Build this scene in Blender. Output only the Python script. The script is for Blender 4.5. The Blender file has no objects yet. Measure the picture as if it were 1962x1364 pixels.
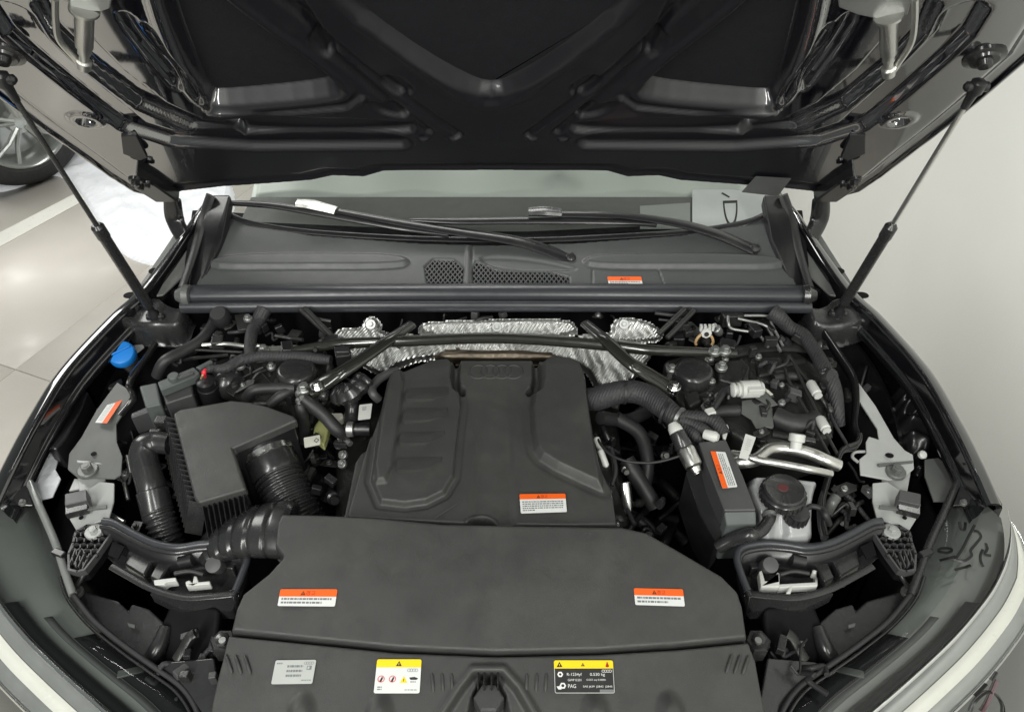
import bpy, bmesh, math, random
import numpy as np
from mathutils import Vector, Matrix
random.seed(7)
R = math.radians
SC = bpy.context.scene
COL = SC.collection

# ------------------------------------------------------------------ camera
CAMP = Vector((0.034, 0.0, 2.0)); PITCH = R(42.0); FPX = 1474.0; CX, CY = 981.0, 682.0
cd = bpy.data.cameras.new('camera'); cam = bpy.data.objects.new('camera', cd); COL.objects.link(cam)
cam.location = CAMP; cam.rotation_euler = (R(90) - PITCH, 0, 0)
cd.sensor_width = 36; cd.lens = 36 * FPX / 1962; cd.clip_start = .02; cd.clip_end = 200
SC.camera = cam
# ------------------------------------------------------------------ light
w = bpy.data.worlds.new('World'); SC.world = w; w.use_nodes = True
bg = w.node_tree.nodes['Background']; bg.inputs[0].default_value = (.93, 1, .97, 1); bg.inputs[1].default_value = .19
def area(name, loc, size, sy, power, rot, col=(1, .99, .95)):
    l = bpy.data.lights.new(name, 'AREA'); l.shape = 'RECTANGLE'; l.size = size; l.size_y = sy
    l.energy = power; l.color = col
    o = bpy.data.objects.new(name, l); COL.objects.link(o); o.location = loc
    o.rotation_euler = (Vector(rot) - Vector(loc)).to_track_quat('-Z', 'Y').to_euler()
    return o
area('ceiling_or_fill_lamp', (-1.3, -1.5, 3.0), .25, 2.4, 86, (-.2, 1.0, .9))
area('ceiling_or_fill_lamp', (.8, -1.8, 3.0), .25, 2.4, 66, (.1, 1.0, .9))
area('ceiling_or_fill_lamp', (-3.4, 3.2, 3.2), 1.2, 3.0, 100, (-1.8, 2.0, .2))
area('ceiling_or_fill_lamp', (-.6, 3.6, 3.2), 2.4, .6, 50, (-.2, 2.4, .6))  # added fill lamp behind the bonnet, brightens the interior behind the windscreen
SC.view_settings.view_transform = 'Standard'; SC.view_settings.look = 'None'
SC.view_settings.exposure = 0.0; SC.view_settings.gamma = 1.0
SC.cycles.use_denoising = True
SC.cycles.max_bounces = 8; SC.cycles.transparent_max_bounces = 8

# ------------------------------------------------------------------ measuring helpers
_c, _s = math.cos(PITCH), math.sin(PITCH)
def ray(px, py):
    dx = (px - CX) / FPX; dy = (py - CY) / FPX
    return Vector((dx, _c - dy * _s, -_s - dy * _c))
def P(px, py, z):
    d = ray(px, py); return CAMP + d * ((z - CAMP.z) / d.z)
def PYv(px, py, y):
    d = ray(px, py); return CAMP + d * (y / d.y)
def PXv(px, py, x):
    d = ray(px, py); return CAMP + d * ((x - CAMP.x) / d.x)
ZW = dict(A=(0, 0, 2.965), D=(0, 400, 2.965), E=(640, 400, 2.965), F=(1302, 400, 2.965), G=(250, 580, 4.547), H=(1200, 580, 4.263),
          I=(80, 860, 4.548), J=(1260, 780, 4.872), B=(0, 800, 2.418), T=(1302, 800, 2.418), K=(1380, 960, 4.872),
          L=(1540, 560, 3.41), M=(0, 600, 3.79), N=(540, 660, 5.246), O=(1120, 700, 3.5875), Q=(640, 660, 3.5036),
          W=(1660, 1000, 3.748), S=(0, 1000, 3.7475), C=(640, 800, 2.418), X=(0, 0, 1))
def q(win, *pts):
    x0, y0, s = ZW[win]; return [(x0 + p[0] / s, y0 + p[1] / s) + tuple(p[2:]) for p in pts]
def W3(win, z, *pts):
    return [P(p[0], p[1], p[2] if len(p) > 2 else z) for p in q(win, *pts)]
def mir(pts): return [Vector((-p[0], p[1], p[2])) for p in pts]

class Fr:
    def __init__(s, o, u, v):
        s.o = Vector(o); s.u = Vector(u).normalized(); s.n = s.u.cross(Vector(v)).normalized(); s.v = s.n.cross(s.u)
    def uv(s, p):
        d = Vector(p) - s.o; return (d.dot(s.u), d.dot(s.v))
    def px(s, x, y):
        d = ray(x, y); t = (s.o - CAMP).dot(s.n) / d.dot(s.n); return s.uv(CAMP + d * t)
    def pt(s, a, b, h=0): return s.o + s.u * a + s.v * b + s.n * h
    def pp(s, x, y, h=0): return s.pt(*s.px(x, y), h)
def frame_z(px, py, z): return Fr(P(px, py, z), (1, 0, 0), (0, 1, 0))
def frame2(pxa, za, pxb, zb):
    a, b = P(*pxa, za), P(*pxb, zb); d = b - a; d.x = 0
    return Fr(a, (1, 0, 0), d)

# ------------------------------------------------------------------ materials
MT = {}
def M(name, col, rough=.5, metal=0, bump=None, var=.12, vs=25, rv=.12, coat=0, spec=.5, emit=0, trans=0, wave=None, dust=0, cior=1.5, crough=.05):
    m = bpy.data.materials.new(name); m.use_nodes = True; nt = m.node_tree; N = nt.nodes; L = nt.links
    b = N['Principled BSDF']; b.inputs['Metallic'].default_value = metal
    b.inputs['Coat Weight'].default_value = coat; b.inputs['Coat Roughness'].default_value = crough; b.inputs['Coat IOR'].default_value = cior
    b.inputs['Specular IOR Level'].default_value = spec; b.inputs['Transmission Weight'].default_value = trans
    tc = N.new('ShaderNodeTexCoord')
    n1 = N.new('ShaderNodeTexNoise'); n1.inputs['Scale'].default_value = vs; n1.inputs['Detail'].default_value = 6
    L.new(tc.outputs['Object'], n1.inputs['Vector'])
    mx = N.new('ShaderNodeMix'); mx.data_type = 'RGBA'
    c = Vector(col); mx.inputs['A'].default_value = (*(c * (1 - var)), 1); mx.inputs['B'].default_value = (*[min(1, x) for x in c * (1 + var)], 1)
    L.new(n1.outputs['Fac'], mx.inputs['Factor'])
    last = mx.outputs['Result']
    if dust:
        nd = N.new('ShaderNodeTexNoise'); nd.inputs['Scale'].default_value = 9; nd.inputs['Detail'].default_value = 9; nd.inputs['Roughness'].default_value = .7
        L.new(tc.outputs['Object'], nd.inputs['Vector'])
        rp = N.new('ShaderNodeMapRange'); rp.inputs['From Min'].default_value = .5; rp.inputs['From Max'].default_value = .8; rp.inputs['To Max'].default_value = dust
        L.new(nd.outputs['Fac'], rp.inputs['Value'])
        m2 = N.new('ShaderNodeMix'); m2.data_type = 'RGBA'; m2.inputs['B'].default_value = (.22, .21, .19, 1)
        L.new(rp.outputs[0], m2.inputs['Factor']); L.new(last, m2.inputs['A']); last = m2.outputs['Result']
    L.new(last, b.inputs['Base Color'])
    n2 = N.new('ShaderNodeTexNoise'); n2.inputs['Scale'].default_value = vs * 2.3; n2.inputs['Detail'].default_value = 5
    L.new(tc.outputs['Object'], n2.inputs['Vector'])
    mr = N.new('ShaderNodeMapRange'); mr.inputs['From Min'].default_value = .3; mr.inputs['From Max'].default_value = .7
    mr.inputs['To Min'].default_value = max(.02, rough * (1 - rv)); mr.inputs['To Max'].default_value = min(1, rough * (1 + rv))
    L.new(n2.outputs['Fac'], mr.inputs['Value']); L.new(mr.outputs[0], b.inputs['Roughness'])
    prev = None
    if bump:
        n3 = N.new('ShaderNodeTexNoise'); n3.inputs['Scale'].default_value = bump[0]; n3.inputs['Detail'].default_value = 3
        L.new(tc.outputs['Object'], n3.inputs['Vector'])
        bp = N.new('ShaderNodeBump'); bp.inputs['Strength'].default_value = bump[1]; bp.inputs['Distance'].default_value = bump[2] if len(bump) > 2 else .001
        L.new(n3.outputs['Fac'], bp.inputs['Height']); L.new(bp.outputs[0], b.inputs['Normal']); prev = bp
    for wv in (wave or []):
        wt = N.new('ShaderNodeTexWave'); wt.inputs['Scale'].default_value = wv[0]; wt.inputs['Distortion'].default_value = wv[3] if len(wv) > 3 else .4
        mp = N.new('ShaderNodeMapping'); mp.inputs['Rotation'].default_value = wv[1]
        L.new(tc.outputs['Object'], mp.inputs['Vector']); L.new(mp.outputs[0], wt.inputs['Vector'])
        bp = N.new('ShaderNodeBump'); bp.inputs['Strength'].default_value = wv[2]; bp.inputs['Distance'].default_value = .002
        L.new(wt.outputs['Fac'], bp.inputs['Height'])
        if prev: L.new(prev.outputs[0], bp.inputs['Normal'])
        L.new(bp.outputs[0], b.inputs['Normal']); prev = bp
    if emit:
        b.inputs['Emission Color'].default_value = (*col, 1); b.inputs['Emission Strength'].default_value = emit
    MT[name] = m; return m
M('cover_plastic', (.043, .044, .042), .47, bump=(1100, .5, .0008), var=.14, vs=12, rv=.25, dust=.10)
M('black_plastic', (.012, .012, .013), .32, bump=(600, .2, .0006), dust=.06, coat=.2, crough=.15)
M('satin_plastic', (.022, .023, .023), .27, bump=(300, .1, .0006), dust=.07, coat=.25, crough=.15)
M('grey_plastic', (.06, .062, .062), .45, bump=(500, .2, .0006), dust=.05)
M('box_plastic', (.075, .085, .083), .5, bump=(500, .2, .0006), dust=.08)
M('cowl_plastic', (.06, .064, .064), .42, bump=(700, .25, .0006), dust=.06)
M('rubber', (.02, .02, .021), .5, bump=(200, .2, .0006))
M('seal_rubber', (.035, .037, .042), .32, bump=(60, .15, .0006))
M('tape', (.028, .028, .03), .62, bump=(160, .7, .002), wave=[(60, (0, 0, .6), .35, 3)], dust=.08)
M('paint', (.005, .005, .006), .09, coat=1, var=.02, rv=.3, cior=1.8)
M('under_paint', (.005, .005, .0075), .10, coat=1, var=.05, rv=.3, bump=(14, .03, .004), cior=3.4, crough=.05)
M('dark_paint', (.012, .012, .0125), .22, coat=.3, bump=(40, .1, .001), dust=.05)
M('dark_metal', (.03, .03, .029), .38, .3, bump=(120, .5, .002), dust=.1)
M('under_satin', (.0045, .0045, .006), .34, coat=.25, var=.05, rv=.3, bump=(20, .05, .003), crough=.2, spec=.35)
M('bonnet_mat', (.012, .0125, .015), .75, bump=(300, .4, .001), spec=.2)
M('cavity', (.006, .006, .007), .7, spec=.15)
M('grey_metal', (.33, .34, .33), .38, 0, bump=(30, .2, .001), var=.15, dust=.12, coat=.15)
M('dull_metal', (.10, .105, .10), .38, 0, bump=(30, .2, .001), var=.25, dust=.2, coat=.1)
M('bar_metal', (.02, .02, .017), .2, 0, coat=.5)
M('aluminium', (.62, .62, .59), .32, 1, bump=(90, .25, .001), var=.12)
M('steel', (.72, .72, .7), .22, 1, bump=(200, .2, .0006), var=.1)
M('zinc', (.36, .37, .36), .38, .8, bump=(60, .3, .001), var=.15)
M('foil', (.74, .75, .73), .34, 1, bump=(25, .3, .004), var=.12, wave=[(62, (0, 0, .78), .9, 1.2), (23, (0, 0, -.6), .45, 4)])
M('foil_brown', (.12, .10, .075), .4, .8, bump=(40, .6, .004), var=.4)
M('chrome', (.8, .81, .8), .1, 1, rv=.3)
M('satin_chrome', (.36, .375, .36), .2, .6, rv=.3)
M('white_plastic', (.55, .56, .53), .42, bump=(200, .2, .0006))
M('lamp_cream', (.58, .59, .53), .3, coat=.3, var=.06)
M('cream_plastic', (.55, .55, .48), .45, bump=(200, .2, .0006), var=.2)
M('tank', (.3, .31, .31), .3, bump=(60, .3, .001), var=.22, vs=40, coat=.2)
M('washer_neck', (.12, .11, .11), .25, coat=.2)
M('yellow_film', (.28, .29, .12), .45)
M('blue', (.012, .2, .62), .36, bump=(300, .2, .0005))
M('red', (.7, .03, .05), .4)
M('dark_red', (.09, .02, .02), .5)
M('tan', (.5, .33, .16), .4)
M('orange', (.83, .12, .012), .45, var=.05)
M('yellow', (.85, .62, .01), .45, var=.05)
M('label_white', (.66, .68, .66), .42, var=.05)
M('label_silver', (.42, .44, .42), .4, var=.05)
M('ink', (.02, .02, .02), .5)
M('ink_grey', (.17, .18, .18), .5)
M('ink_red', (.35, .02, .01), .5)
M('ink_black_on_orange', (.14, .025, .006), .5)
M('ink_white', (.72, .72, .7), .5)
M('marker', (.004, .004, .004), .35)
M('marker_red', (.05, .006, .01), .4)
M('glass_dark', (.016, .02, .018), .035, coat=0, spec=.6, var=.3, vs=4)
M('lens_lower', (.05, .056, .052), .05, coat=.6, var=.3, vs=4)
M('lens_haze', (.17, .176, .168), .12, coat=.5, var=.35, vs=5)
M('wall_paint', (.83, .835, .80), .5, bump=(45, .2, .003), var=.05, vs=1.3)
M('floor_tile', (.56, .53, .48), .38, bump=(5, .05, .004), var=.06, vs=3, rv=.3)
M('floor_grout', (.33, .31, .28), .7)
M('stripe', (.78, .78, .72), .3, var=.05)
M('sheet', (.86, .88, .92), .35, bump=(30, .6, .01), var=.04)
M('tyre', (.02, .02, .02), .75, bump=(120, .3, .002))
M('car_silver', (.5, .49, .47), .25, .3, coat=.6)
M('teal_trim', (.78, .84, .78), .5, var=.08, vs=6)
M('dash', (.17, .175, .165), .6, bump=(300, .2, .0006))
M('paper', (.85, .87, .88), .6, var=.03)
def glassmat():
    m = bpy.data.materials.new('windscreen_glass'); m.use_nodes = True; nt = m.node_tree; N = nt.nodes; L = nt.links
    for n in list(N):
        if n.type == 'BSDF_PRINCIPLED': N.remove(n)
    out = N['Material Output']; tr = N.new('ShaderNodeBsdfTransparent'); tr.inputs[0].default_value = (.87, .885, .875, 1)
    gl = N.new('ShaderNodeBsdfGlossy'); gl.inputs['Roughness'].default_value = .01
    lw = N.new('ShaderNodeFresnel'); lw.inputs[0].default_value = 1.52
    mx = N.new('ShaderNodeMixShader'); L.new(lw.outputs[0], mx.inputs[0]); L.new(tr.outputs[0], mx.inputs[1]); L.new(gl.outputs[0], mx.inputs[2])
    L.new(mx.outputs[0], out.inputs[0]); MT['glass'] = m
glassmat()
def lensmat():
    # clear headlamp lens: tinted see-through with a hard clear-coat reflection
    m = bpy.data.materials.new('lamp_lens'); m.use_nodes = True; nt = m.node_tree; N = nt.nodes; L = nt.links
    for n in list(N):
        if n.type == 'BSDF_PRINCIPLED': N.remove(n)
    out = N['Material Output']; tr = N.new('ShaderNodeBsdfTransparent'); tr.inputs[0].default_value = (.93, .96, .94, 1)
    gl = N.new('ShaderNodeBsdfGlossy'); gl.inputs['Roughness'].default_value = .02
    lw = N.new('ShaderNodeFresnel'); lw.inputs[0].default_value = 1.6
    mx = N.new('ShaderNodeMixShader'); L.new(lw.outputs[0], mx.inputs[0]); L.new(tr.outputs[0], mx.inputs[1]); L.new(gl.outputs[0], mx.inputs[2])
    L.new(mx.outputs[0], out.inputs[0]); MT['lens'] = m
lensmat()

def under_paint_blend():
    # thick clear coat on the bonnet rim thins out to a satin primer towards the middle ('gloss' is the coat thickness per vertex)
    m = MT['under_paint']; nt = m.node_tree; N = nt.nodes; L = nt.links; b = N['Principled BSDF']
    at = N.new('ShaderNodeAttribute'); at.attribute_name = 'gloss'
    L.new(at.outputs['Fac'], b.inputs['Coat Weight'])
    mr = N.new('ShaderNodeMapRange'); mr.inputs['To Min'].default_value = .42; mr.inputs['To Max'].default_value = .10
    L.new(at.outputs['Fac'], mr.inputs['Value'])
    for l in list(b.inputs['Roughness'].links): L.remove(l)
    L.new(mr.outputs[0], b.inputs['Roughness'])
under_paint_blend()
# ------------------------------------------------------------------ object helpers
ORG = {}
def link(name, me, parent=None, mats=(), label=None):
    o = bpy.data.objects.new(name, me); COL.objects.link(o)
    for m in mats: me.materials.append(MT[m])
    vs = np.empty(len(me.vertices) * 3); me.vertices.foreach_get('co', vs); vs = vs.reshape(-1, 3)
    c = (vs.min(0) + vs.max(0)) / 2; me.vertices.foreach_set('co', (vs - c).ravel()); c = Vector(c)
    ORG[o.name] = c
    if parent: o.parent = parent; o.location = c - ORG[parent.name]
    else: o.location = c
    if label: o['label'] = label
    return o
def obj(name, verts, faces, mat, parent=None, smooth=35, bevel=0, seg=2, label=None, fmi=None):
    me = bpy.data.meshes.new(name); me.from_pydata([tuple(v) for v in verts], [], [tuple(f) for f in faces])
    mats = mat if isinstance(mat, (list, tuple)) else [mat]
    if fmi is not None: me.polygons.foreach_set('material_index', fmi)
    me.update(); me.shade_smooth()
    if not bevel and smooth < 180: me.set_sharp_from_angle(angle=R(smooth))
    o = link(name, me, parent, mats, label)
    if bevel:
        b = o.modifiers.new('bevel', 'BEVEL'); b.width = bevel; b.segments = seg; b.limit_method = 'ANGLE'; b.angle_limit = R(28); b.harden_normals = True
    return o
def empty(name, loc, parent=None):
    o = bpy.data.objects.new(name, None); COL.objects.link(o); o.empty_display_size = .05
    ORG[o.name] = Vector(loc); o.parent = parent
    o.location = Vector(loc) - (ORG[parent.name] if parent else Vector())
    return o
def tag(o, label=None, cat=None, group=None, kind=None):
    for k, v in (('label', label), ('category', cat), ('group', group), ('kind', kind)):
        if v: o[k] = v
    return o
class MB:
    """collects pieces of one part in one mesh"""
    def __init__(s): s.v = []; s.f = []; s.m = []
    def add(s, v, f, m=0):
        n = len(s.v); s.v += [Vector(x) for x in v]; s.f += [tuple(i + n for i in x) for x in f]; s.m += [m] * len(f); return s
    def build(s, name, mat, parent=None, **k): return obj(name, s.v, s.f, mat, parent, fmi=s.m, **k)
def g_slab(pts, h, d=None):
    pts = [Vector(p) for p in pts]; n = len(pts)
    nm = Vector()
    for i in range(n):
        a, b = pts[i], pts[(i + 1) % n]; nm += a.cross(b)
    if nm.z < 0 and d is None: pts = pts[::-1]
    elif d is not None and nm.dot(Vector(d)) > 0: pts = pts[::-1]
    d = Vector(d) if d is not None else Vector((0, 0, -1))
    low = [p + d * h for p in pts]
    f = [tuple(range(n)), tuple(range(2 * n - 1, n - 1, -1))]
    f += [(i, i + n, (i + 1) % n + n, (i + 1) % n) for i in range(n)]
    return pts + low, f
def slab(name, pts, h, mat, parent=None, bevel=.003, d=None, **k):
    v, f = g_slab(pts, h, d); return obj(name, v, f, mat, parent, bevel=bevel, **k)
def cat(pts, n=8, closed=False):
    pts = [Vector(p) for p in pts]
    if len(pts) < 3: 
        return [pts[0].lerp(pts[1], i / n) for i in range(n + 1)]
    out = []; m = len(pts); rng = range(m) if closed else range(m - 1)
    for i in rng:
        if closed: a, b, c, d = pts[i - 1], pts[i], pts[(i + 1) % m], pts[(i + 2) % m]
        else:
            b, c = pts[i], pts[i + 1]; a = pts[i - 1] if i else b * 2 - c; d = pts[i + 2] if i + 2 < m else c * 2 - b
        for k in range(n):
            t = k / n
            out.append(.5 * ((2 * b) + (c - a) * t + (2 * a - 5 * b + 4 * c - d) * t * t + (3 * b - a - 3 * c + d) * t ** 3))
    if not closed: out.append(pts[-1])
    return out
def resample(pts, ds):
    pts = [Vector(p) for p in pts]; s = [0]
    for a, b in zip(pts, pts[1:]): s.append(s[-1] + (b - a).length)
    n = max(2, int(s[-1] / ds)); A = np.array([tuple(p) for p in pts]); t = np.linspace(0, s[-1], n + 1)
    return [Vector(x) for x in np.stack([np.interp(t, s, A[:, k]) for k in range(3)], 1)]
def g_tube(pts, r, n=10, flat=None, cap=True, ref=None):
    pts = [Vector(p) for p in pts]; m = len(pts)
    rr = [r(i / (m - 1)) if callable(r) else (r if not isinstance(r, (list, tuple)) else float(np.interp(i / (m - 1), np.linspace(0, 1, len(r)), r))) for i in range(m)]
    tg = [(pts[min(i + 1, m - 1)] - pts[max(i - 1, 0)]).normalized() for i in range(m)]
    up = Vector(ref) if ref else (Vector((0, 0, 1)) if abs(tg[0].z) < .9 else Vector((0, 1, 0)))
    v = []; f = []
    for i in range(m):
        up = (up - tg[i] * up.dot(tg[i])).normalized(); sd = tg[i].cross(up)
        for k in range(n):
            a = 2 * math.pi * k / n; fl = flat or (1, 1)
            v.append(pts[i] + up * (math.cos(a) * rr[i] * fl[1]) + sd * (math.sin(a) * rr[i] * fl[0]))
    for i in range(m - 1):
        for k in range(n):
            a, b = i * n + k, i * n + (k + 1) % n; f.append((a, a + n, b + n, b))
    if cap: f.append(tuple(range(n))); f.append(tuple(range(m * n - 1, (m - 1) * n - 1, -1)))
    return v, f
def tube(name, pts, r, mat, parent=None, n=12, k=8, flat=None, label=None, smooth=50, ref=None):
    v, f = g_tube(cat(pts, k), r, n, flat, ref=ref); return obj(name, v, f, mat, parent, smooth=smooth, label=label)
def corrug(name, pts, r, amp, pitch, mat, parent=None, n=20, label=None):
    p = resample(cat(pts, 12), pitch / 7); L = sum((b - a).length for a, b in zip(p, p[1:])); c = max(1, round(L / pitch))
    v, f = g_tube(p, lambda t: r + amp * math.sin(2 * math.pi * c * t), n); return obj(name, v, f, mat, parent, smooth=80, label=label)
def g_lathe(p, axis, prof, n=20, sx=1):
    p = Vector(p); ax = Vector(axis).normalized(); a = Vector((1, 0, 0)) if abs(ax.x) < .9 else Vector((0, 1, 0))
    e1 = (a - ax * a.dot(ax)).normalized(); e2 = ax.cross(e1); v = []; f = []
    for d, r in prof:
        for k in range(n):
            t = 2 * math.pi * k / n; v.append(p + ax * d + e1 * (math.cos(t) * r * sx) + e2 * (math.sin(t) * r))
    m = len(prof)
    for i in range(m - 1):
        for k in range(n):
            x, y = i * n + k, i * n + (k + 1) % n; f.append((x, y, y + n, x + n))
    f.append(tuple(range(n - 1, -1, -1))); f.append(tuple(range((m - 1) * n, m * n))); return v, f
def lathe(name, p, axis, prof, mat, parent=None, n=24, smooth=40, label=None, sx=1):
    v, f = g_lathe(p, axis, prof, n, sx); return obj(name, v, f, mat, parent, smooth=smooth, label=label)
def g_box(c, size, ex=(1, 0, 0), ez=(0, 0, 1)):
    ex = Vector(ex).normalized(); ez = Vector(ez); ez = (ez - ex * ez.dot(ex)).normalized(); ey = ez.cross(ex); c = Vector(c)
    v = [c + ex * (sx * size[0] / 2) + ey * (sy * size[1] / 2) + ez * (sz * size[2] / 2) for sx in (-1, 1) for sy in (-1, 1) for sz in (-1, 1)]
    return v, [(0, 1, 3, 2), (4, 6, 7, 5), (0, 4, 5, 1), (2, 3, 7, 6), (0, 2, 6, 4), (1, 5, 7, 3)]
def box(name, c, size, mat, parent=None, ex=(1, 0, 0), ez=(0, 0, 1), bevel=.002, **k):
    v, f = g_box(c, size, ex, ez); return obj(name, v, f, mat, parent, bevel=bevel, **k)
def bolt(p, r, parent, mat='steel', axis=(0, 0, 1), name='bolt', flange=1.55, h=.9):
    p = Vector(p); mb = MB()
    mb.add(*g_lathe(p, axis, [(-.004, r * flange), (r * .25, r * flange), (r * .4, r * flange * .9), (r * .4, r)], 18))
    mb.add(*g_lathe(p + Vector(axis).normalized() * r * .38, axis, [(0, r), (r * h, r), (r * h * 1.12, r * .85)], 6))
    mb.add(*g_lathe(p + Vector(axis).normalized() * r * (.4 + h), axis, [(0, r * .55), (r * .2, r * .5)], 12))
    return mb.build(name, mat, parent, smooth=30)
def sdf(poly, U, V):
    poly = [np.array(p[:2], float) for p in poly]; d = np.full(U.shape, 1e9); ins = np.zeros(U.shape, bool); n = len(poly)
    for i in range(n):
        a, b = poly[i], poly[(i + 1) % n]; e = b - a; wx, wy = U - a[0], V - a[1]
        t = np.clip((wx * e[0] + wy * e[1]) / (e @ e + 1e-12), 0, 1)
        d = np.minimum(d, (wx - e[0] * t) ** 2 + (wy - e[1] * t) ** 2)
        c = ((a[1] <= V) & (b[1] > V)) | ((b[1] <= V) & (a[1] > V))
        xx = a[0] + (V - a[1]) / (e[1] if abs(e[1]) > 1e-12 else 1e-12) * e[0]; ins ^= c & (U < xx)
    d = np.sqrt(d); return np.where(ins, -d, d)
def ldist(line, U, V):
    d = np.full(U.shape, 1e9); line = [np.array(p[:2], float) for p in line]
    for a, b in zip(line, line[1:]):
        e = b - a; wx, wy = U - a[0], V - a[1]; t = np.clip((wx * e[0] + wy * e[1]) / (e @ e + 1e-12), 0, 1)
        d = np.minimum(d, (wx - e[0] * t) ** 2 + (wy - e[1] * t) ** 2)
    return np.sqrt(d)
def ss(a, b, x):
    t = np.clip((x - a) / (b - a), 0, 1); return t * t * (3 - 2 * t)
def chaikin(p, k=2):
    for _ in range(k):
        o = []
        for i in range(len(p)):
            a, b = np.array(p[i][:2]), np.array(p[(i + 1) % len(p)][:2]); o += [tuple(a * .75 + b * .25), tuple(a * .25 + b * .75)]
        p = o
    return p
def hf(name, fr, outline, func, res, mat, parent=None, skirt=.03, edge=.006, label=None, rnd=0):
    if rnd: outline = chaikin(outline, rnd)
    A = np.array([p[:2] for p in outline]); lo, hi = A.min(0) - res * 2, A.max(0) + res * 2
    nu, nv = int((hi[0] - lo[0]) / res) + 1, int((hi[1] - lo[1]) / res) + 1
    U, V = np.meshgrid(np.linspace(lo[0], hi[0], nu), np.linspace(lo[1], hi[1], nv))
    d = sdf(outline, U, V); H = np.zeros_like(U) + (func(U, V, d) if func else 0)
    H = H - skirt * (1 - np.sqrt(np.clip(1 - ss(-edge - .5 * res, -.5 * res, d) ** 2, 0, 1)))
    pts = np.array(fr.o)[None, None] + U[..., None] * np.array(fr.u) + V[..., None] * np.array(fr.v) + H[..., None] * np.array(fr.n)
    keep = d < res * 1.5; idx = -np.ones(U.shape, int); idx[keep] = np.arange(keep.sum())
    a, b, c, e = idx[:-1, :-1], idx[:-1, 1:], idx[1:, 1:], idx[1:, :-1]; ok = (a >= 0) & (b >= 0) & (c >= 0) & (e >= 0)
    F = np.stack([a[ok], b[ok], c[ok], e[ok]], 1)
    me = bpy.data.meshes.new(name); vv = pts[keep]
    me.vertices.add(len(vv)); me.vertices.foreach_set('co', vv.ravel())
    me.loops.add(F.size); me.loops.foreach_set('vertex_index', F.ravel().astype(np.int32))
    me.polygons.add(len(F)); me.polygons.foreach_set('loop_start', np.arange(0, F.size, 4, dtype=np.int32))
    me.update(calc_edges=True); me.validate(); me.shade_smooth()
    return link(name, me, parent, [mat], label)
def loft(name, rows, mat, parent=None, label=None, smooth=40, closed=False, thick=0):
    n = len(rows[0]); v = [p for r in rows for p in r]; f = []
    for i in range(len(rows) - 1):
        for k in range(n if closed else n - 1):
            a, b = i * n + k, i * n + (k + 1) % n; f.append((a, b, b + n, a + n))
    o = obj(name, v, f, mat, parent, smooth=smooth, label=label)
    if thick:
        s = o.modifiers.new('solid', 'SOLIDIFY'); s.thickness = thick; s.offset = 0
    return o
_txt = {}
def text_tris(s):
    if s in _txt: return _txt[s]
    cu = bpy.data.curves.new('t', 'FONT'); cu.body = s; cu.size = 1; o = bpy.data.objects.new('t', cu); COL.objects.link(o)
    bpy.context.view_layer.update(); dg = bpy.context.evaluated_depsgraph_get(); e = o.evaluated_get(dg); me = e.to_mesh()
    v = [tuple(x.co[:2]) for x in me.vertices]; f = [tuple(p.vertices) for p in me.polygons]; e.to_mesh_clear()
    bpy.data.objects.remove(o); bpy.data.curves.remove(cu)
    if v:
        A = np.array(v); lo = A.min(0); A = (A - lo) / max(A[:, 1].max() - lo[1], 1e-6); v = [tuple(x) for x in A]
    _txt[s] = (v, f); return _txt[s]
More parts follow.
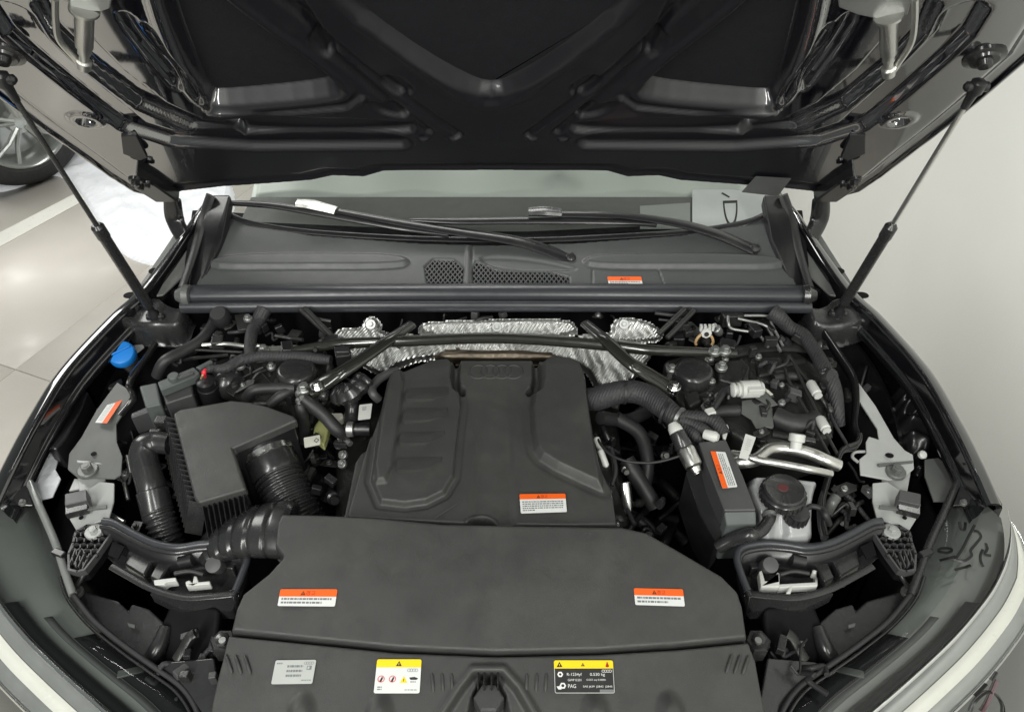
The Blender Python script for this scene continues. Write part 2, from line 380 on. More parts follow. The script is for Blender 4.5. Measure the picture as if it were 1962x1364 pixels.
class Label:
    """one printed sticker: card, colour fields and print in one mesh, laid on 4 corner points (TL,TR,BR,BL)"""
    def __init__(s, corners, w, h):
        s.c = [Vector(p) for p in corners]; s.w = w; s.h = h; s.mb = MB(); s.mats = []
        s.n = ((s.c[1] - s.c[3]).cross(s.c[0] - s.c[2])).normalized()
        if s.n.dot(CAMP - s.c[0]) < 0: s.n = -s.n
    def mi(s, m):
        if m not in s.mats: s.mats.append(m)
        return s.mats.index(m)
    def at(s, x, y, l):
        a, b = x / s.w, y / s.h; t = s.c[0].lerp(s.c[1], a); u = s.c[3].lerp(s.c[2], a); return t.lerp(u, b) + s.n * l
    def poly(s, pts, m, l): s.mb.add([s.at(x, y, l) for x, y in pts], [tuple(range(len(pts)))], s.mi(m)); return s
    def rrect(s, x0, y0, x1, y1, r, m, l, cor=(1, 1, 1, 1)):
        pts = []
        for i, (cx, cy, a0) in enumerate(((x0 + r, y0 + r, 180), (x1 - r, y0 + r, 270), (x1 - r, y1 - r, 0), (x0 + r, y1 - r, 90))):
            if cor[i]: pts += [(cx + r * math.cos(R(a0 + t)), cy + r * math.sin(R(a0 + t))) for t in (0, 30, 60, 90)]
            else: pts += [((x0, x1, x1, x0)[i], (y0, y0, y1, y1)[i])]
        return s.poly(pts, m, l)
    def text(s, t, x, y, hgt, m, l, wid=None, center=False):
        v, f = text_tris(t)
        if not v: return s
        mw = max(p[0] for p in v); k = (wid / mw) if wid else hgt
        if center: x -= mw * k / 2
        s.mb.add([s.at(x + p[0] * k, y - p[1] * hgt, l) for p in v], f, s.mi(m)); return s
    def lines(s, x0, x1, y0, y1, n, m, l, seed=1, last=.6, th=.5):
        rd = random.Random(seed); dy = (y1 - y0) / n
        for i in range(n):
            x = x0; e = x0 + (x1 - x0) * (last if i == n - 1 else 1)
            while x < e - .4:
                wv = rd.uniform(1.2, 4.2); b = min(e, x + wv)
                s.poly([(x, y0 + i * dy), (b, y0 + i * dy), (b, y0 + i * dy + dy * th), (x, y0 + i * dy + dy * th)], m, l); x = b + rd.uniform(.6, 1.1)
        return s
    def tri(s, x, y, r, m, m2, l):
        s.poly([(x, y - r), (x + r, y + r * .8), (x - r, y + r * .8)], m, l)
        return s.poly([(x - r * .12, y - r * .25), (x + r * .12, y - r * .25), (x + r * .08, y + r * .5), (x - r * .08, y + r * .5)], m2, l + .0002)
    def ring(s, x, y, r, th, m, l, n=18, kx=1):
        for i in range(n):
            a, b = 2 * math.pi * i / n, 2 * math.pi * (i + 1) / n
            s.poly([(x + kx * r * math.cos(a), y + r * math.sin(a)), (x + kx * r * math.cos(b), y + r * math.sin(b)), (x + kx * (r - th) * math.cos(b), y + (r - th) * math.sin(b)), (x + kx * (r - th) * math.cos(a), y + (r - th) * math.sin(a))], m, l)
        return s
    def build(s, name, parent, label=None): return s.mb.build(name, s.mats, parent, smooth=20, label=label)
def warn(name, parent, corners, nlines, label, seed=1, w=60, h=20, band=.36, word='\uacbd\uace0', last=.6):
    L = Label(corners, w, h); b = h * band
    L.rrect(0, 0, w, h, 1.6, 'label_white', .0006); L.rrect(0, 0, w, b, 1.6, 'orange', .0009, (1, 1, 0, 0))
    L.tri(w * .41, b * .56, b * .32, 'ink_black_on_orange', 'orange', .0012)
    L.text(word, w * .46, b * .85, b * .62, 'ink_red', .0012)
    L.lines(3, w - 4, b + (h - b) * .15, h - (h - b) * .08, nlines, 'ink_grey', .0010, seed, last)
    return L.build(name, parent, label)

# ================================================================== SETTING
floor = obj('floor', [(-9, -3, -.012), (1.4, -3, -.012), (1.4, 9, -.012), (-9, 9, -.012)], [(0, 1, 2, 3)], 'floor_grout'); tag(floor, kind='structure')
ang = R(22); ea = Vector((math.cos(ang), -math.sin(ang), 0)); eb = Vector((math.sin(ang), math.cos(ang), 0))
a0 = P(3, 728, 0).dot(ea); b0 = P(60, 718, 0).dot(eb); TS = 1.3
tv, tf = g_box((0, 0, -.006), (TS - .005, TS - .005, .012), ea, (0, 0, 1))
tile_me = None
for i in range(-5, 5):
    for j in range(-4, 6):
        c = ea * (a0 + (i + .5) * TS) + eb * (b0 + (j + .5) * TS)
        if c.x > .7 or c.x < -7.5 or c.y < -2 or c.y > 8: continue
        if tile_me is None:
            t0 = obj('floor_tile', [v + c for v in tv], tf, 'floor_tile', None, bevel=.0015, seg=1); tile_me = t0.data; t = t0
            t.parent = floor; t.location = c + Vector((0, 0, -.006)) - ORG[floor.name]
        else:
            t = bpy.data.objects.new('floor_tile', tile_me); COL.objects.link(t); t.parent = floor; t.location = c + Vector((0, 0, -.006)) - ORG[floor.name]
st = slab('parking_line', [P(-160, 528, .004), P(-160, 560, .004), P(200, 362, .004), P(180, 352, .004)], .003, 'stripe', None, bevel=0); tag(st, 'white painted parking line on the tiled floor', 'parking line')
wall = obj('wall_right', *g_box((1.46, 2.5, 1.6), (.12, 11, 3.2)), 'wall_paint', bevel=.003); tag(wall, kind='structure')
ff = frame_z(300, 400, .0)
sh = hf('glare_sheet', ff, [ff.px(*p) for p in [(20, 372), (105, 330), (150, 372), (190, 440), (235, 500), (330, 520), (470, 420), (430, 300), (250, 200), (40, 200), (-60, 300), (-60, 372)]],
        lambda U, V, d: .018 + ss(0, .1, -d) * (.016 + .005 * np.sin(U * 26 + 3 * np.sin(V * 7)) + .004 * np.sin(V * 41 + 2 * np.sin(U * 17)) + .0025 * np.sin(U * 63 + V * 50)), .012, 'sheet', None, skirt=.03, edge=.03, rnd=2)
tag(sh, 'rumpled white sheet standing in for bright glare on the floor beside the car', 'sheet')  # white wavy sheet added in place of light glare on the floor
# --- parked car behind on the left: front wheel, arch and sill are all the photo shows
wb = P(92, 352, 0); fn = Vector((.80, -.60, 0)).normalized(); fx = Vector((0, 0, 1)).cross(fn).normalized()
pc = empty('parked_car', wb); tag(pc, 'pale parked car showing a bright multi-spoke wheel', 'car')
wc = wb + Vector((0, 0, .335))
wh = empty('wheel', wc, pc)
lathe('tyre', wc - fn * .23, fn, [(0, .23), (.005, .29), (.03, .325), (.06, .335), (.17, .335), (.20, .325), (.225, .29), (.232, .245), (.222, .232), (.1, .225)], 'tyre', wh, 48)
mb = MB(); mb.add(*g_lathe(wc - fn * .14, fn, [(0, .226), (.13, .222), (.138, .232), (.142, .224), (.13, .212), (.02, .19)], 40))
for k in range(5):
    for s in (-1, 1):
        a = 2 * math.pi * k / 5 + s * .16; d0 = Vector((0, 0, 1)) * math.cos(a) + fx * math.sin(a); a2 = a + s * .1; d1 = Vector((0, 0, 1)) * math.cos(a2) + fx * math.sin(a2)
        mb.add(*g_tube([wc + d0 * .03 - fn * .01, wc + d0 * .12 - fn * .015, wc + d1 * .218 - fn * .03], [.017, .014, .016], 8, (1.2, .8)))
mb.add(*g_lathe(wc - fn * .05, fn, [(0, .06), (.045, .055), (.05, .03)], 20))
mb.build('rim', 'satin_chrome', wh, smooth=40)
arch = []
for k in range(13):
    a = math.pi * k / 12; d0 = fx * math.cos(a) + Vector((0, 0, 1)) * math.sin(a)
    arch.append([wc + d0 * .375 - fn * .03, wc + d0 * .39 + fn * .0, wc + d0 * (.5 if 2 < k < 10 else .7) + fn * .005])
loft('wheel_arch', arch, 'car_silver', pc, thick=.01)
slab('door_panel', [wc - fx * .4 + Vector((0, 0, -.1)), wc - fx * 2.2 + Vector((0, 0, -.1)), wc - fx * 2.2 + Vector((0, 0, .55)), wc - fx * .4 + Vector((0, 0, .5))], .05, 'car_silver', pc, d=-fn, bevel=.01)

# ================================================================== CAR
car = empty('car', (0, 1.2, 0)); tag(car, 'black car with its bonnet propped open on two gas struts, engine bay showing', 'car')

# ---------------- bonnet (underside)
SL = R(52); hood = Fr((0, 1.5, 1.12), (1, 0, 0), (0, -math.cos(SL), math.sin(SL)))
hp = lambda *pts: [hood.px(*p) for p in pts]
hm = lambda uv: [(-a, b) for a, b in uv]
edgeL = hp((-260, -60), (-120, 110), (0, 200), (60, 243), (130, 292), (200, 343), (250, 374), (292, 384), (335, 380), (352, 372))
rear = hp((430, 362), (520, 356), (600, 351), (640, 343), (700, 346), (738, 335), (980, 333))
halfL = [(-1.0, 1.12)] + edgeL + rear
outl = halfL + hm(halfL)[::-1]
paneL = chaikin(hp((300, -80), (322, 40), (392, 200), (430, 204), (640, 184), (655, 168), (400, -10), (360, -80)), 2)
slot1 = chaikin(hp((262, 48), (282, 44), (392, 200), (375, 192)), 2)
slot2 = chaikin(hp((222, 30), (246, 22), (300, 95), (352, 170), (338, 176)), 2)
chan1 = hp((20, 30), (50, 75), (90, 112), (170, 178), (255, 245), (330, 268), (480, 278), (760, 274))
chan2 = hp((110, 20), (135, 70), (200, 135), (290, 205), (380, 246), (440, 252))
bar1 = chaikin(hp((420, 226), (760, 230), (806, 244), (780, 260), (430, 264)), 2)
lip1 = hp((400, 214), (560, 214), (670, 204), (694, 186))
diag1 = hp((540, -40), (640, 112), (700, 160), (822, 252))
diag0 = hp((500, -30), (690, 130), (880, 258))
paneC = hp((560, -90), (690, 60), (900, 178), (950, 184)); paneC = chaikin(paneC + hm(paneC)[::-1], 2)
ribC = hp((600, -60), (700, 52), (885, 186), (925, 201), (950, 202))
pock = [hp((690, 190), (760, 205), (800, 228), (730, 222)), hp((745, 140), (800, 175), (770, 190), (720, 160)), hp((600, 60), (650, 95), (630, 120), (585, 85))]
pock = [chaikin(p, 2) for p in pock]
def hood_h(U, V, d):
    U = -np.abs(U); H = np.zeros_like(U)
    H -= .010 * ss(-.055, -.035, d)                     # step to the hem flange
    H += .006 * ss(-.018, -.012, d)
    s = sdf(paneL, U, V); H -= .030 * ss(.008, -.012, s); H += .006 * ss(.012, 0, np.abs(s - .016))
    H -= .022 * ss(.006, -.006, sdf(slot1, U, V)); H -= .016 * ss(.006, -.006, sdf(slot2, U, V))
    H -= .018 * ss(.034, .016, ldist(chan1, U, V)); H -= .020 * ss(.032, .016, ldist(chan2, U, V))
    H -= .016 * ss(.006, -.008, sdf(bar1, U, V)); H += .010 * ss(.011, .001, ldist(lip1, U, V))
    H -= .010 * ss(.012, .004, ldist(diag1, U, V)); H -= .008 * ss(.010, .003, ldist(diag0, U, V))
    H -= .025 * ss(.010, -.015, sdf(paneC, U, V)); H += .007 * ss(.020, .002, ldist(ribC, U, V))
    for p in pock: H -= .010 * ss(.004, -.006, sdf(p, U, V))
    hx, hy = hood.px(165, 230); r = np.hypot(U - hx, V - hy); H += .005 * ss(.032, .026, r) - .03 * ss(.015, .012, r)
    for (x, y) in ((812, 264), (870, 264)):
        hx, hy = hood.px(x, y); H += .008 * ss(.010, .003, np.hypot((U - hx) * .6, (V - hy) * 1.4))
    H += .002 * np.sin(U * 9) * np.sin(V * 11 + 1)
    return H
bon = hf('bonnet', hood, outl, hood_h, .0036, 'under_paint', car, skirt=.012, edge=.008, label='raised black bonnet, glossy ribbed underside facing the engine')
ue = hp((290, -300), (300, -80), (322, 40), (388, 205), (330, 330), (300, 420)); uvv = sorted((b, -a) for a, b in ue)
me_ = bon.data; co_ = np.empty(len(me_.vertices) * 3); me_.vertices.foreach_get('co', co_); co_ = co_.reshape(-1, 3) + np.array(ORG[bon.name]) - np.array(hood.o)
U_, V_ = co_ @ np.array(hood.u), co_ @ np.array(hood.v); dd_ = np.abs(U_) - np.interp(V_, [x[0] for x in uvv], [x[1] for x in uvv])
at_ = me_.attributes.new('gloss', 'FLOAT', 'POINT'); at_.data.foreach_set('value', (.03 + .97 * ss(-.05, .04, dd_)).astype(np.float32))
v, f = g_slab([hood.pt(a * 1.012, b - (.008 if b < .2 else -.01), -.038) for a, b in outl], .004, -hood.n)
obj('bonnet_skin', v, f, 'paint', bon, smooth=30)
def hpt(px, py, h=0): return hood.pp(px, py, h)
for sgn, pts in ((-1, dict(br=[(130, -50), (225, -50), (212, 2), (195, 8), (150, 6), (136, -4)], pin=(163, 2, 168, 70), loop=[(108, -20), (110, 8), (118, 36), (150, 62), (166, 73)])),
                 (1, dict(br=[(1600, -50), (1755, -50), (1738, 14), (1690, 24), (1642, 14), (1606, 0)], pin=(1701, 14, 1697, 84), loop=[(1752, -20), (1750, 10), (1742, 42), (1716, 72), (1699, 86)]))):
    st = slab('latch_striker', [hpt(x, y, .012) for x, y in pts['br']], .01, 'zinc', bon, d=-hood.n, bevel=.002, label='zinc plated striker bracket on the bonnet')
    a, b = hpt(pts['pin'][0], pts['pin'][1], .012), hpt(pts['pin'][2], pts['pin'][3], .05); L = (b - a).length
    mb = MB(); mb.add(*g_lathe(a, b - a, [(0, .019), (.004, .019), (.005, .0125), (L * .62, .0115), (L * .66, .0085), (L * .74, .0085), (L * .76, .0065), (L * .86, .0065), (L * .88, .010), (L, .009), (L * 1.01, .005)], 20))
    mb.add(*g_tube(cat([hpt(x, y, .014 + i * .009) for i, (x, y) in enumerate(pts['loop'])], 6), .0045, 8))
    mb.build('striker_pin', 'aluminium', bon, smooth=40)
for nm, pl_ in (('left', paneL), ('right', hm(paneL)[::-1]), ('mid', paneC)):
    A = np.array(pl_); c_ = A.mean(0); pts_ = [tuple(c_ + (p - c_) * .965) for p in A]
    pts_ = [p for p in pts_]
    slab('bonnet_mat', [hood.pt(a, b, -.0275 if nm != 'mid' else -.0215) for a, b in pts_], .002, 'bonnet_mat', bon, d=-hood.n, bevel=0)
# bonnet rear corners: hinge blocks, seals, foil sticker
for s in (-1, 1):
    X = lambda p: [Vector((s * abs(a.x) if True else 0, a.y, a.z)) for a in p]
    hb = X([hpt(262, 318, .02), hpt(300, 340, .02), hpt(345, 372, .02), hpt(300, 372, .02), hpt(258, 345, .02)])
    slab('bonnet_hinge', hb, .03, 'dark_paint', bon, d=-hood.n, bevel=.004)
    for (x, y, r) in ((262, 322, .009), (272, 333, .007), (285, 330, .006)):
        p = hpt(x, y, .026); p.x = s * abs(p.x); bolt(p, r, bon, 'dark_paint', hood.n)
    wv = X([hpt(232, 258, .004), hpt(262, 256, .004), hpt(284, 290, .014), hpt(270, 296, .014), hpt(236, 292, .004)])
    slab('corner_bracket', wv, .008, 'under_paint', bon, d=-hood.n, bevel=.002)
    arm = [hpt(330, 380, .0), P(335, 420, 1.06), P(352, 455, 1.03), P(372, 480, 1.0)]
    arm = X(arm); tube('hinge_arm', arm, [.012, .014, .012, .012], 'dark_paint', bon, flat=(1.6, .6))
Lb = Label([hpt(1448, 332, .006), hpt(1516, 336, .006), hpt(1490, 371, .006), hpt(1420, 363, .006)], 60, 30)
Lb.rrect(0, 0, 60, 30, 1, 'zinc', .0006); Lb.build('foil_sticker', bon, 'silver foil sticker on the bonnet rear edge')

# ---------------- gas struts
def strut(low, top, frac, lab):
    o = empty('gas_strut', low, car); o['label'] = lab
    d = (top - low); m = low + d * frac; ax = d.normalized()
    mb = MB(); mb.add(*g_lathe(low + ax * .03, ax, [(0, .006), (.004, .0105), ((m - low).length - .05, .0105), ((m - low).length - .045, .012), ((m - low).length - .02, .012), ((m - low).length - .014, .0075)], 20))
    mb.build('cylinder', 'satin_plastic', o); 
    lathe('rod', m - ax * .03, ax, [(0, .0045), ((top - m).length - .005, .0045)], 'steel' if low.x > 0 else 'satin_plastic', o, 12)
    for p, s in ((low, 1), (top, -1)):
        mb = MB(); mb.add(*g_lathe(p - ax * s * .012, ax * s, [(0, .006), (.004, .012), (.02, .012), (.026, .008), (.05, .006)], 16))
        mb.add(*g_lathe(p + Vector((-.02 * (1 if p.x < 0 else -1), 0, 0)) * 0, (-1 if p.x > 0 else 1, 0, 0), [(-.016, .008), (.016, .008), (.02, .004)], 12))
        mb.build('ball_joint', 'black_plastic', o)
strut(P(297, 606, .985), hpt(10, 118, .03), .44, 'black gas strut holding up the bonnet above the blue washer cap')
strut(P(1606, 600, .985), hpt(1868, 132, .03), .44, 'black gas strut with bare steel rod holding up the bonnet beside the wall')
for x, y in ((1886, 110), (6, 104)):
    lathe('strut_mount', hpt(x, y, -.004), hood.n, [(0, .03), (.006, .03), (.008, .022), (.012, .02), (.012, .012), (.02, .01)], 'dark_paint', bon, 20)

# ---------------- wings (fenders) : loft along the crest
crest = [(1500, 372, 1.10), (1530, 398, 1.075), (1562, 440, 1.045), (1640, 545, 1.012), (1700, 602, 1.0), (1790, 702, .98), (1850, 800, .957), (1892, 882, .936), (1928, 962, .912)]
crest = cat([P(*p) for p in crest], 8)
prof = [(-.045, -.056), (-.044, -.042), (-.041, -.040), (-.038, -.034), (-.035, -.010), (-.032, -.002), (-.028, 0), (-.020, -.001), (-.011, -.004), (-.004, -.009), (.001, -.018), (.005, -.04), (.009, -.08), (.015, -.15), (.022, -.3), (.02, -.5), (.01, -.62)]
def wing(s, lab):
    rows = []
    for i, p in enumerate(crest):
        t = crest[min(i + 1, len(crest) - 1)] - crest[max(i - 1, 0)]; nrm = Vector((-t.y, t.x, 0)).normalized()
        if nrm.x < 0: nrm = -nrm
        k = .45 + .55 * min(1, i / 20)
        rows.append([Vector((s * (p.x + nrm.x * a * (k if a < 0 else 1)), p.y + nrm.y * a * (k if a < 0 else 1), p.z + b)) for a, b in prof])
    o = loft('wing', rows, 'paint', car, lab, smooth=60); return o
wingL = wing(-1, 'glossy black front wing edge on the tiled floor side'); wingR = wing(1, 'glossy black front wing edge along the white wall')
def on(s, *pts): return [Vector((s * p.x, p.y, p.z)) for p in pts]
for s, wg in ((-1, wingL), (1, wingR)):
    # rail under the wing edge with its slots, bolts and lugs
    rl = [P(1665, 615, .955), P(1680, 610, .958), P(1745, 720, .935), P(1768, 755, .928), P(1755, 765, .925), P(1722, 712, .938)]
    slab('wing_rail', on(s, *rl), .006, 'grey_metal', wg, bevel=.001)
    rib = [P(1672, 613, .962 + 0), P(1675, 612, .962), P(1738, 712, .942), P(1733, 713, .942)]
    slab('rail_groove', on(s, *rib), .004, 'black_plastic', wg, bevel=.001)
    lug = [P(1722, 702, .945), P(1762, 702, .945), P(1768, 730, .938), P(1735, 735, .938)]
    slab('wing_lug', on(s, *lug), .006, 'grey_metal', wg, bevel=.0015)
    bolt(on(s, P(1744, 718, .946))[0], .007, wg, 'dark_metal')
    r2 = [P(1745, 735, .935), P(1770, 735, .935), P(1800, 790, .92), P(1775, 775, .922)]
    slab('wing_rail', on(s, *r2), .006, 'grey_metal', wg, bevel=.001)
    l2 = [P(1802, 805, .92), P(1822, 822, .918), P(1850, 872, .905), P(1815, 865, .905), P(1800, 840, .912)]
    slab('wing_lug', on(s, *l2), .006, 'grey_metal', wg, bevel=.0015)
    bolt(on(s, P(1822, 850, .916))[0], .007, wg, 'dark_metal')
    # flat corner plate near the windscreen with slots
    cp = [P(1548, 430, 1.03), P(1570, 445, 1.03), P(1625, 535, .995), P(1655, 575, .99), P(1590, 565, .985), P(1550, 528, 1.0), P(1538, 470, 1.02)]
    slab('wing_corner_plate', on(s, *cp), .005, 'dull_metal', wg, bevel=.002)
    for (x, y, z) in ((1604, 519, 1.006), (1650, 566, .996)):
        lathe('slot', on(s, P(x, y, z))[0], (0, 0, 1), [(0, .011), (.002, .010)], 'cavity', wg, 16, sx=1.5)
# ---------------- inner shell
def inner(s):
    pth = [(1565, 590, .97), (1640, 660, .90), (1690, 740, .86), (1720, 830, .84), (1720, 900, .82), (1700, 990, .80), (1660, 1080, .76)]
    top = cat([P(*p) for p in pth], 5); rows = [[Vector((s * p.x, p.y, p.z)) for p in top], [Vector((s * (p.x + .012), p.y, p.z - .006)) for p in top], [Vector((s * (p.x + .02), p.y, .5)) for p in top]]
    rows = [[Vector((s * (p.x - .02), p.y, .5)) for p in top]] + rows
    return loft('inner_wing', rows, 'dark_paint', car, smooth=40)
inner(-1); inner(1)
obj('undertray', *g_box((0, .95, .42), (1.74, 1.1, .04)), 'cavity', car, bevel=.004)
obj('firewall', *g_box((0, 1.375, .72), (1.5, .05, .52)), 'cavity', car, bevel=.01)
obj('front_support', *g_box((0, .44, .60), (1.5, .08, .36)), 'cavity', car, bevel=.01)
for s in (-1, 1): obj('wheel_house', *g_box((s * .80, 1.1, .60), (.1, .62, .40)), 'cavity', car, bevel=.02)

# ---------------- scuttle: windscreen, cowl, wipers, seal
wsa = P(950, 458, 1.03); WSL = R(29); wsf = Fr(wsa, (1, 0, 0), (0, math.cos(WSL), math.sin(WSL)))
wl = [wsf.px(*p) for p in [(425, 405), (480, 428), (600, 446), (800, 458), (980, 461)]]
gl = wl + [(-a - 2 * 0, b) for a, b in []] 
xm = wsf.uv((0, 0, 0))[0]
wr = [(2 * xm - a, b) for a, b in wl][::-1]
top = [(wr[-1][0] - .02 + .02, .9), (wl[0][0], .9)]
glass = obj('windscreen', [wsf.pt(a, b) for a, b in wl + wr[1:] + [(xm + .62, .62), (xm - .62, .62)]], [tuple(range(len(wl) + len(wr) - 1 + 2))], 'glass', car, label='tinted windscreen glass behind the wipers')
mb = MB()
mb.add(*g_tube(cat([wsf.pt(a, b, .003) for a, b in wl + wr[1:]], 4), .006, 8, (1.5, .6))); mb.build('glass_edge', 'black_plastic', glass)
dsh = slab('dashboard', [wsf.pt(xm - .62, .03, -.05), wsf.pt(xm + .62, .03, -.05), wsf.pt(xm + .62, .185, -.125), wsf.pt(xm - .62, .185, -.125)], .02, 'dash', car, bevel=.006, label='grey dashboard top seen through the windscreen')
hf('seat_cover', Fr(wsf.pt(xm, .185, -.13), (1, 0, 0), (0, .93, .36)), [(-.62, 0), (.62, 0), (.62, .6), (-.62, .6)],
   lambda U, V, d: .03 * np.exp(-((U - .16) / .05) ** 2) * ss(0, .06, V) + .008 * np.sin(U * 22 + 4 * V), .01, 'teal_trim', dsh, skirt=.02)
pf = Fr(wsf.pt(xm, .03, -.048), (1, 0, 0), wsf.pt(xm, .185, -.123) - wsf.pt(xm, .03, -.048))
Lb = Label([pf.pp(1326, 366, .003), pf.pp(1490, 366, .003), pf.pp(1500, 452, .003), pf.pp(1326, 452, .003)], 60, 30)
Lb.rrect(0, 0, 60, 30, 1, 'paper', .0008)
Lb.poly([(21, 8), (31, 7.6), (31, 9.4), (21, 9.8)], 'ink', .0012); Lb.poly([(21, 2), (26, 5), (25.4, 6), (20, 3)], 'ink', .0012)
for i in range(16):
    a, b = math.pi * i / 16, math.pi * (i + 1) / 16
    Lb.poly([(26 + 5 * math.cos(a), 9.5 + 16 * math.sin(a)), (26 + 5 * math.cos(b), 9.5 + 16 * math.sin(b)), (26 + 3.9 * math.cos(b), 9.5 + 13.4 * math.sin(b)), (26 + 3.9 * math.cos(a), 9.5 + 13.4 * math.sin(a))], 'ink', .0012)
Lb.build('lettered_paper', dsh, 'white paper with large black letters lying on the dashboard')
slab('dash_paper', [pf.pp(1226, 396, .002), pf.pp(1322, 390, .002), pf.pp(1322, 440, .002), pf.pp(1226, 440, .002)], .001, 'label_silver', dsh, bevel=0)

cf = frame2((950, 556), 1.004, (950, 458), 1.034)
cu = lambda *pts: [cf.px(*p) for p in pts]
xmc = cf.uv((0, 0, 0))[0]
cm = lambda uv: [(2 * xmc - a, b) for a, b in uv]
coL = cu((952, 470), (800, 466), (600, 453), (482, 436), (428, 416), (425, 440), (372, 545), (385, 556), (952, 557))
coL = coL + cm(coL)[::-1]
padL = chaikin(cu((385, 515), (430, 488), (700, 488), (768, 492), (788, 503), (764, 514), (560, 514)), 2)
grL = chaikin(cu((811, 496), (889, 498), (886, 556), (820, 556)), 1); grR = chaikin(cu((906, 500), (928, 505), (948, 518), (1092, 521), (1089, 556), (906, 556)), 1)
wellR = chaikin(cu((905, 490), (1000, 490), (1110, 512), (1095, 520), (950, 518)), 2)
def cowl_h(U, V, d):
    H = np.zeros_like(U)
    for p in (padL, cm(padL)): H += .010 * ss(.006, -.008, sdf(p, U, V)) * (1 - .3 * 0)
    H += .010 * ss(.10, .19, V)
    lo = cu((790, 520))[0][1]; H -= .005 * ss(lo + .004, lo - .004, V) * ss(-.004, .004, -np.minimum(sdf(grL, U, V), sdf(grR, U, V)) + .02) * 0
    for p in (grL, grR): H -= .006 * ss(.003, -.003, sdf(p, U, V))
    H -= .006 * ss(.004, -.008, sdf(wellR, U, V))
    for l in (cu((1135, 518), (1135, 556)), cu((1262, 518), (1276, 556)), cu((905, 470), (906, 556))): H -= .003 * ss(.0025, .0008, ldist(l, U, V))
    H += .004 * ss(.006, .003, ldist(cu((897, 476), (895, 556)), U, V))
    return H
cowl = hf('cowl_panel', cf, coL, cowl_h, .0022, 'cowl_plastic', car, skirt=.02, edge=.004, label='grey plastic cowl panel below the windscreen')
for g, nm in ((grL, 0), (grR, 1)):
    A = np.array(g); lo, hi = A.min(0), A.max(0); mb = MB(); bars = []
    obj('grille_backing', [cf.pt(a, b, -.0045) for a, b in g], [tuple(range(len(g)))], 'cavity', cowl)
    pitch = .0085; n = int((hi[0] - lo[0] + hi[1] - lo[1]) / pitch) + 4
    for sgn in (1, -1):
        for i in range(-n, n):
            # diagonal bars clipped to the opening
            ts = np.linspace(-.3, .3, 241); x = (lo[0] + hi[0]) / 2 + i * pitch * 1.2 + ts * .62; y = (lo[1] + hi[1]) / 2 + sgn * ts
            ins = sdf(g, x, y) < 0
            if ins.sum() < 2: continue
            k = np.where(ins)[0]; a = (x[k[0]], y[k[0]]); b = (x[k[-1]], y[k[-1]])
            mb.add(*g_box((cf.pt(*a, -.0015 + .0003 * sgn) + cf.pt(*b, -.0015 + .0003 * sgn)) / 2, ((Vector(b) - Vector(a)).length, .0022, .002), cf.pt(*b) - cf.pt(*a), cf.n))
    g_ = mb.build('grille_mesh', 'cowl_plastic', cowl, smooth=20); g_['kind'] = 'stuff'
warn('warning_label', cowl, [cf.pp(*p, .004) for p in ((1163, 533), (1228, 533), (1231, 549), (1166, 549))], 2, 'small orange and white warning sticker on the cowl panel', 5, band=.5)
# side channels beside the cowl (A-pillar gutters)
for s in (-1, 1):
    g = on(s, P(1500, 372, 1.10), P(1532, 470, 1.03), P(1545, 560, 1.0), P(1515, 552, 1.0), P(1478, 460, 1.045), P(1462, 372, 1.11))
    slab('pillar_gutter', g, .03, 'black_plastic', car, bevel=.006)
    ch = on(s, P(1500, 375, 1.105), P(1515, 420, 1.06), P(1530, 480, 1.035), P(1552, 552, 1.012))
    tube('gutter_seal', ch, [.012, .013, .010, .009], 'rubber', car, flat=(1.3, .7))
    hs = on(s, P(1504, 402, 1.06), P(1538, 402, 1.06), P(1552, 520, 1.0), P(1548, 528, 1.0), P(1530, 520, 1.0))
    slab('hinge_well', hs, .05, 'cavity', car, bevel=.003)
slab('cowl_filler', [P(400, 432, 1.012), P(600, 462, 1.012), P(950, 476, 1.012), P(1300, 462, 1.012), P(1500, 432, 1.012), P(1490, 405, 1.0), P(950, 440, 1.0), P(410, 405, 1.0)], .02, 'cavity', car, bevel=0)
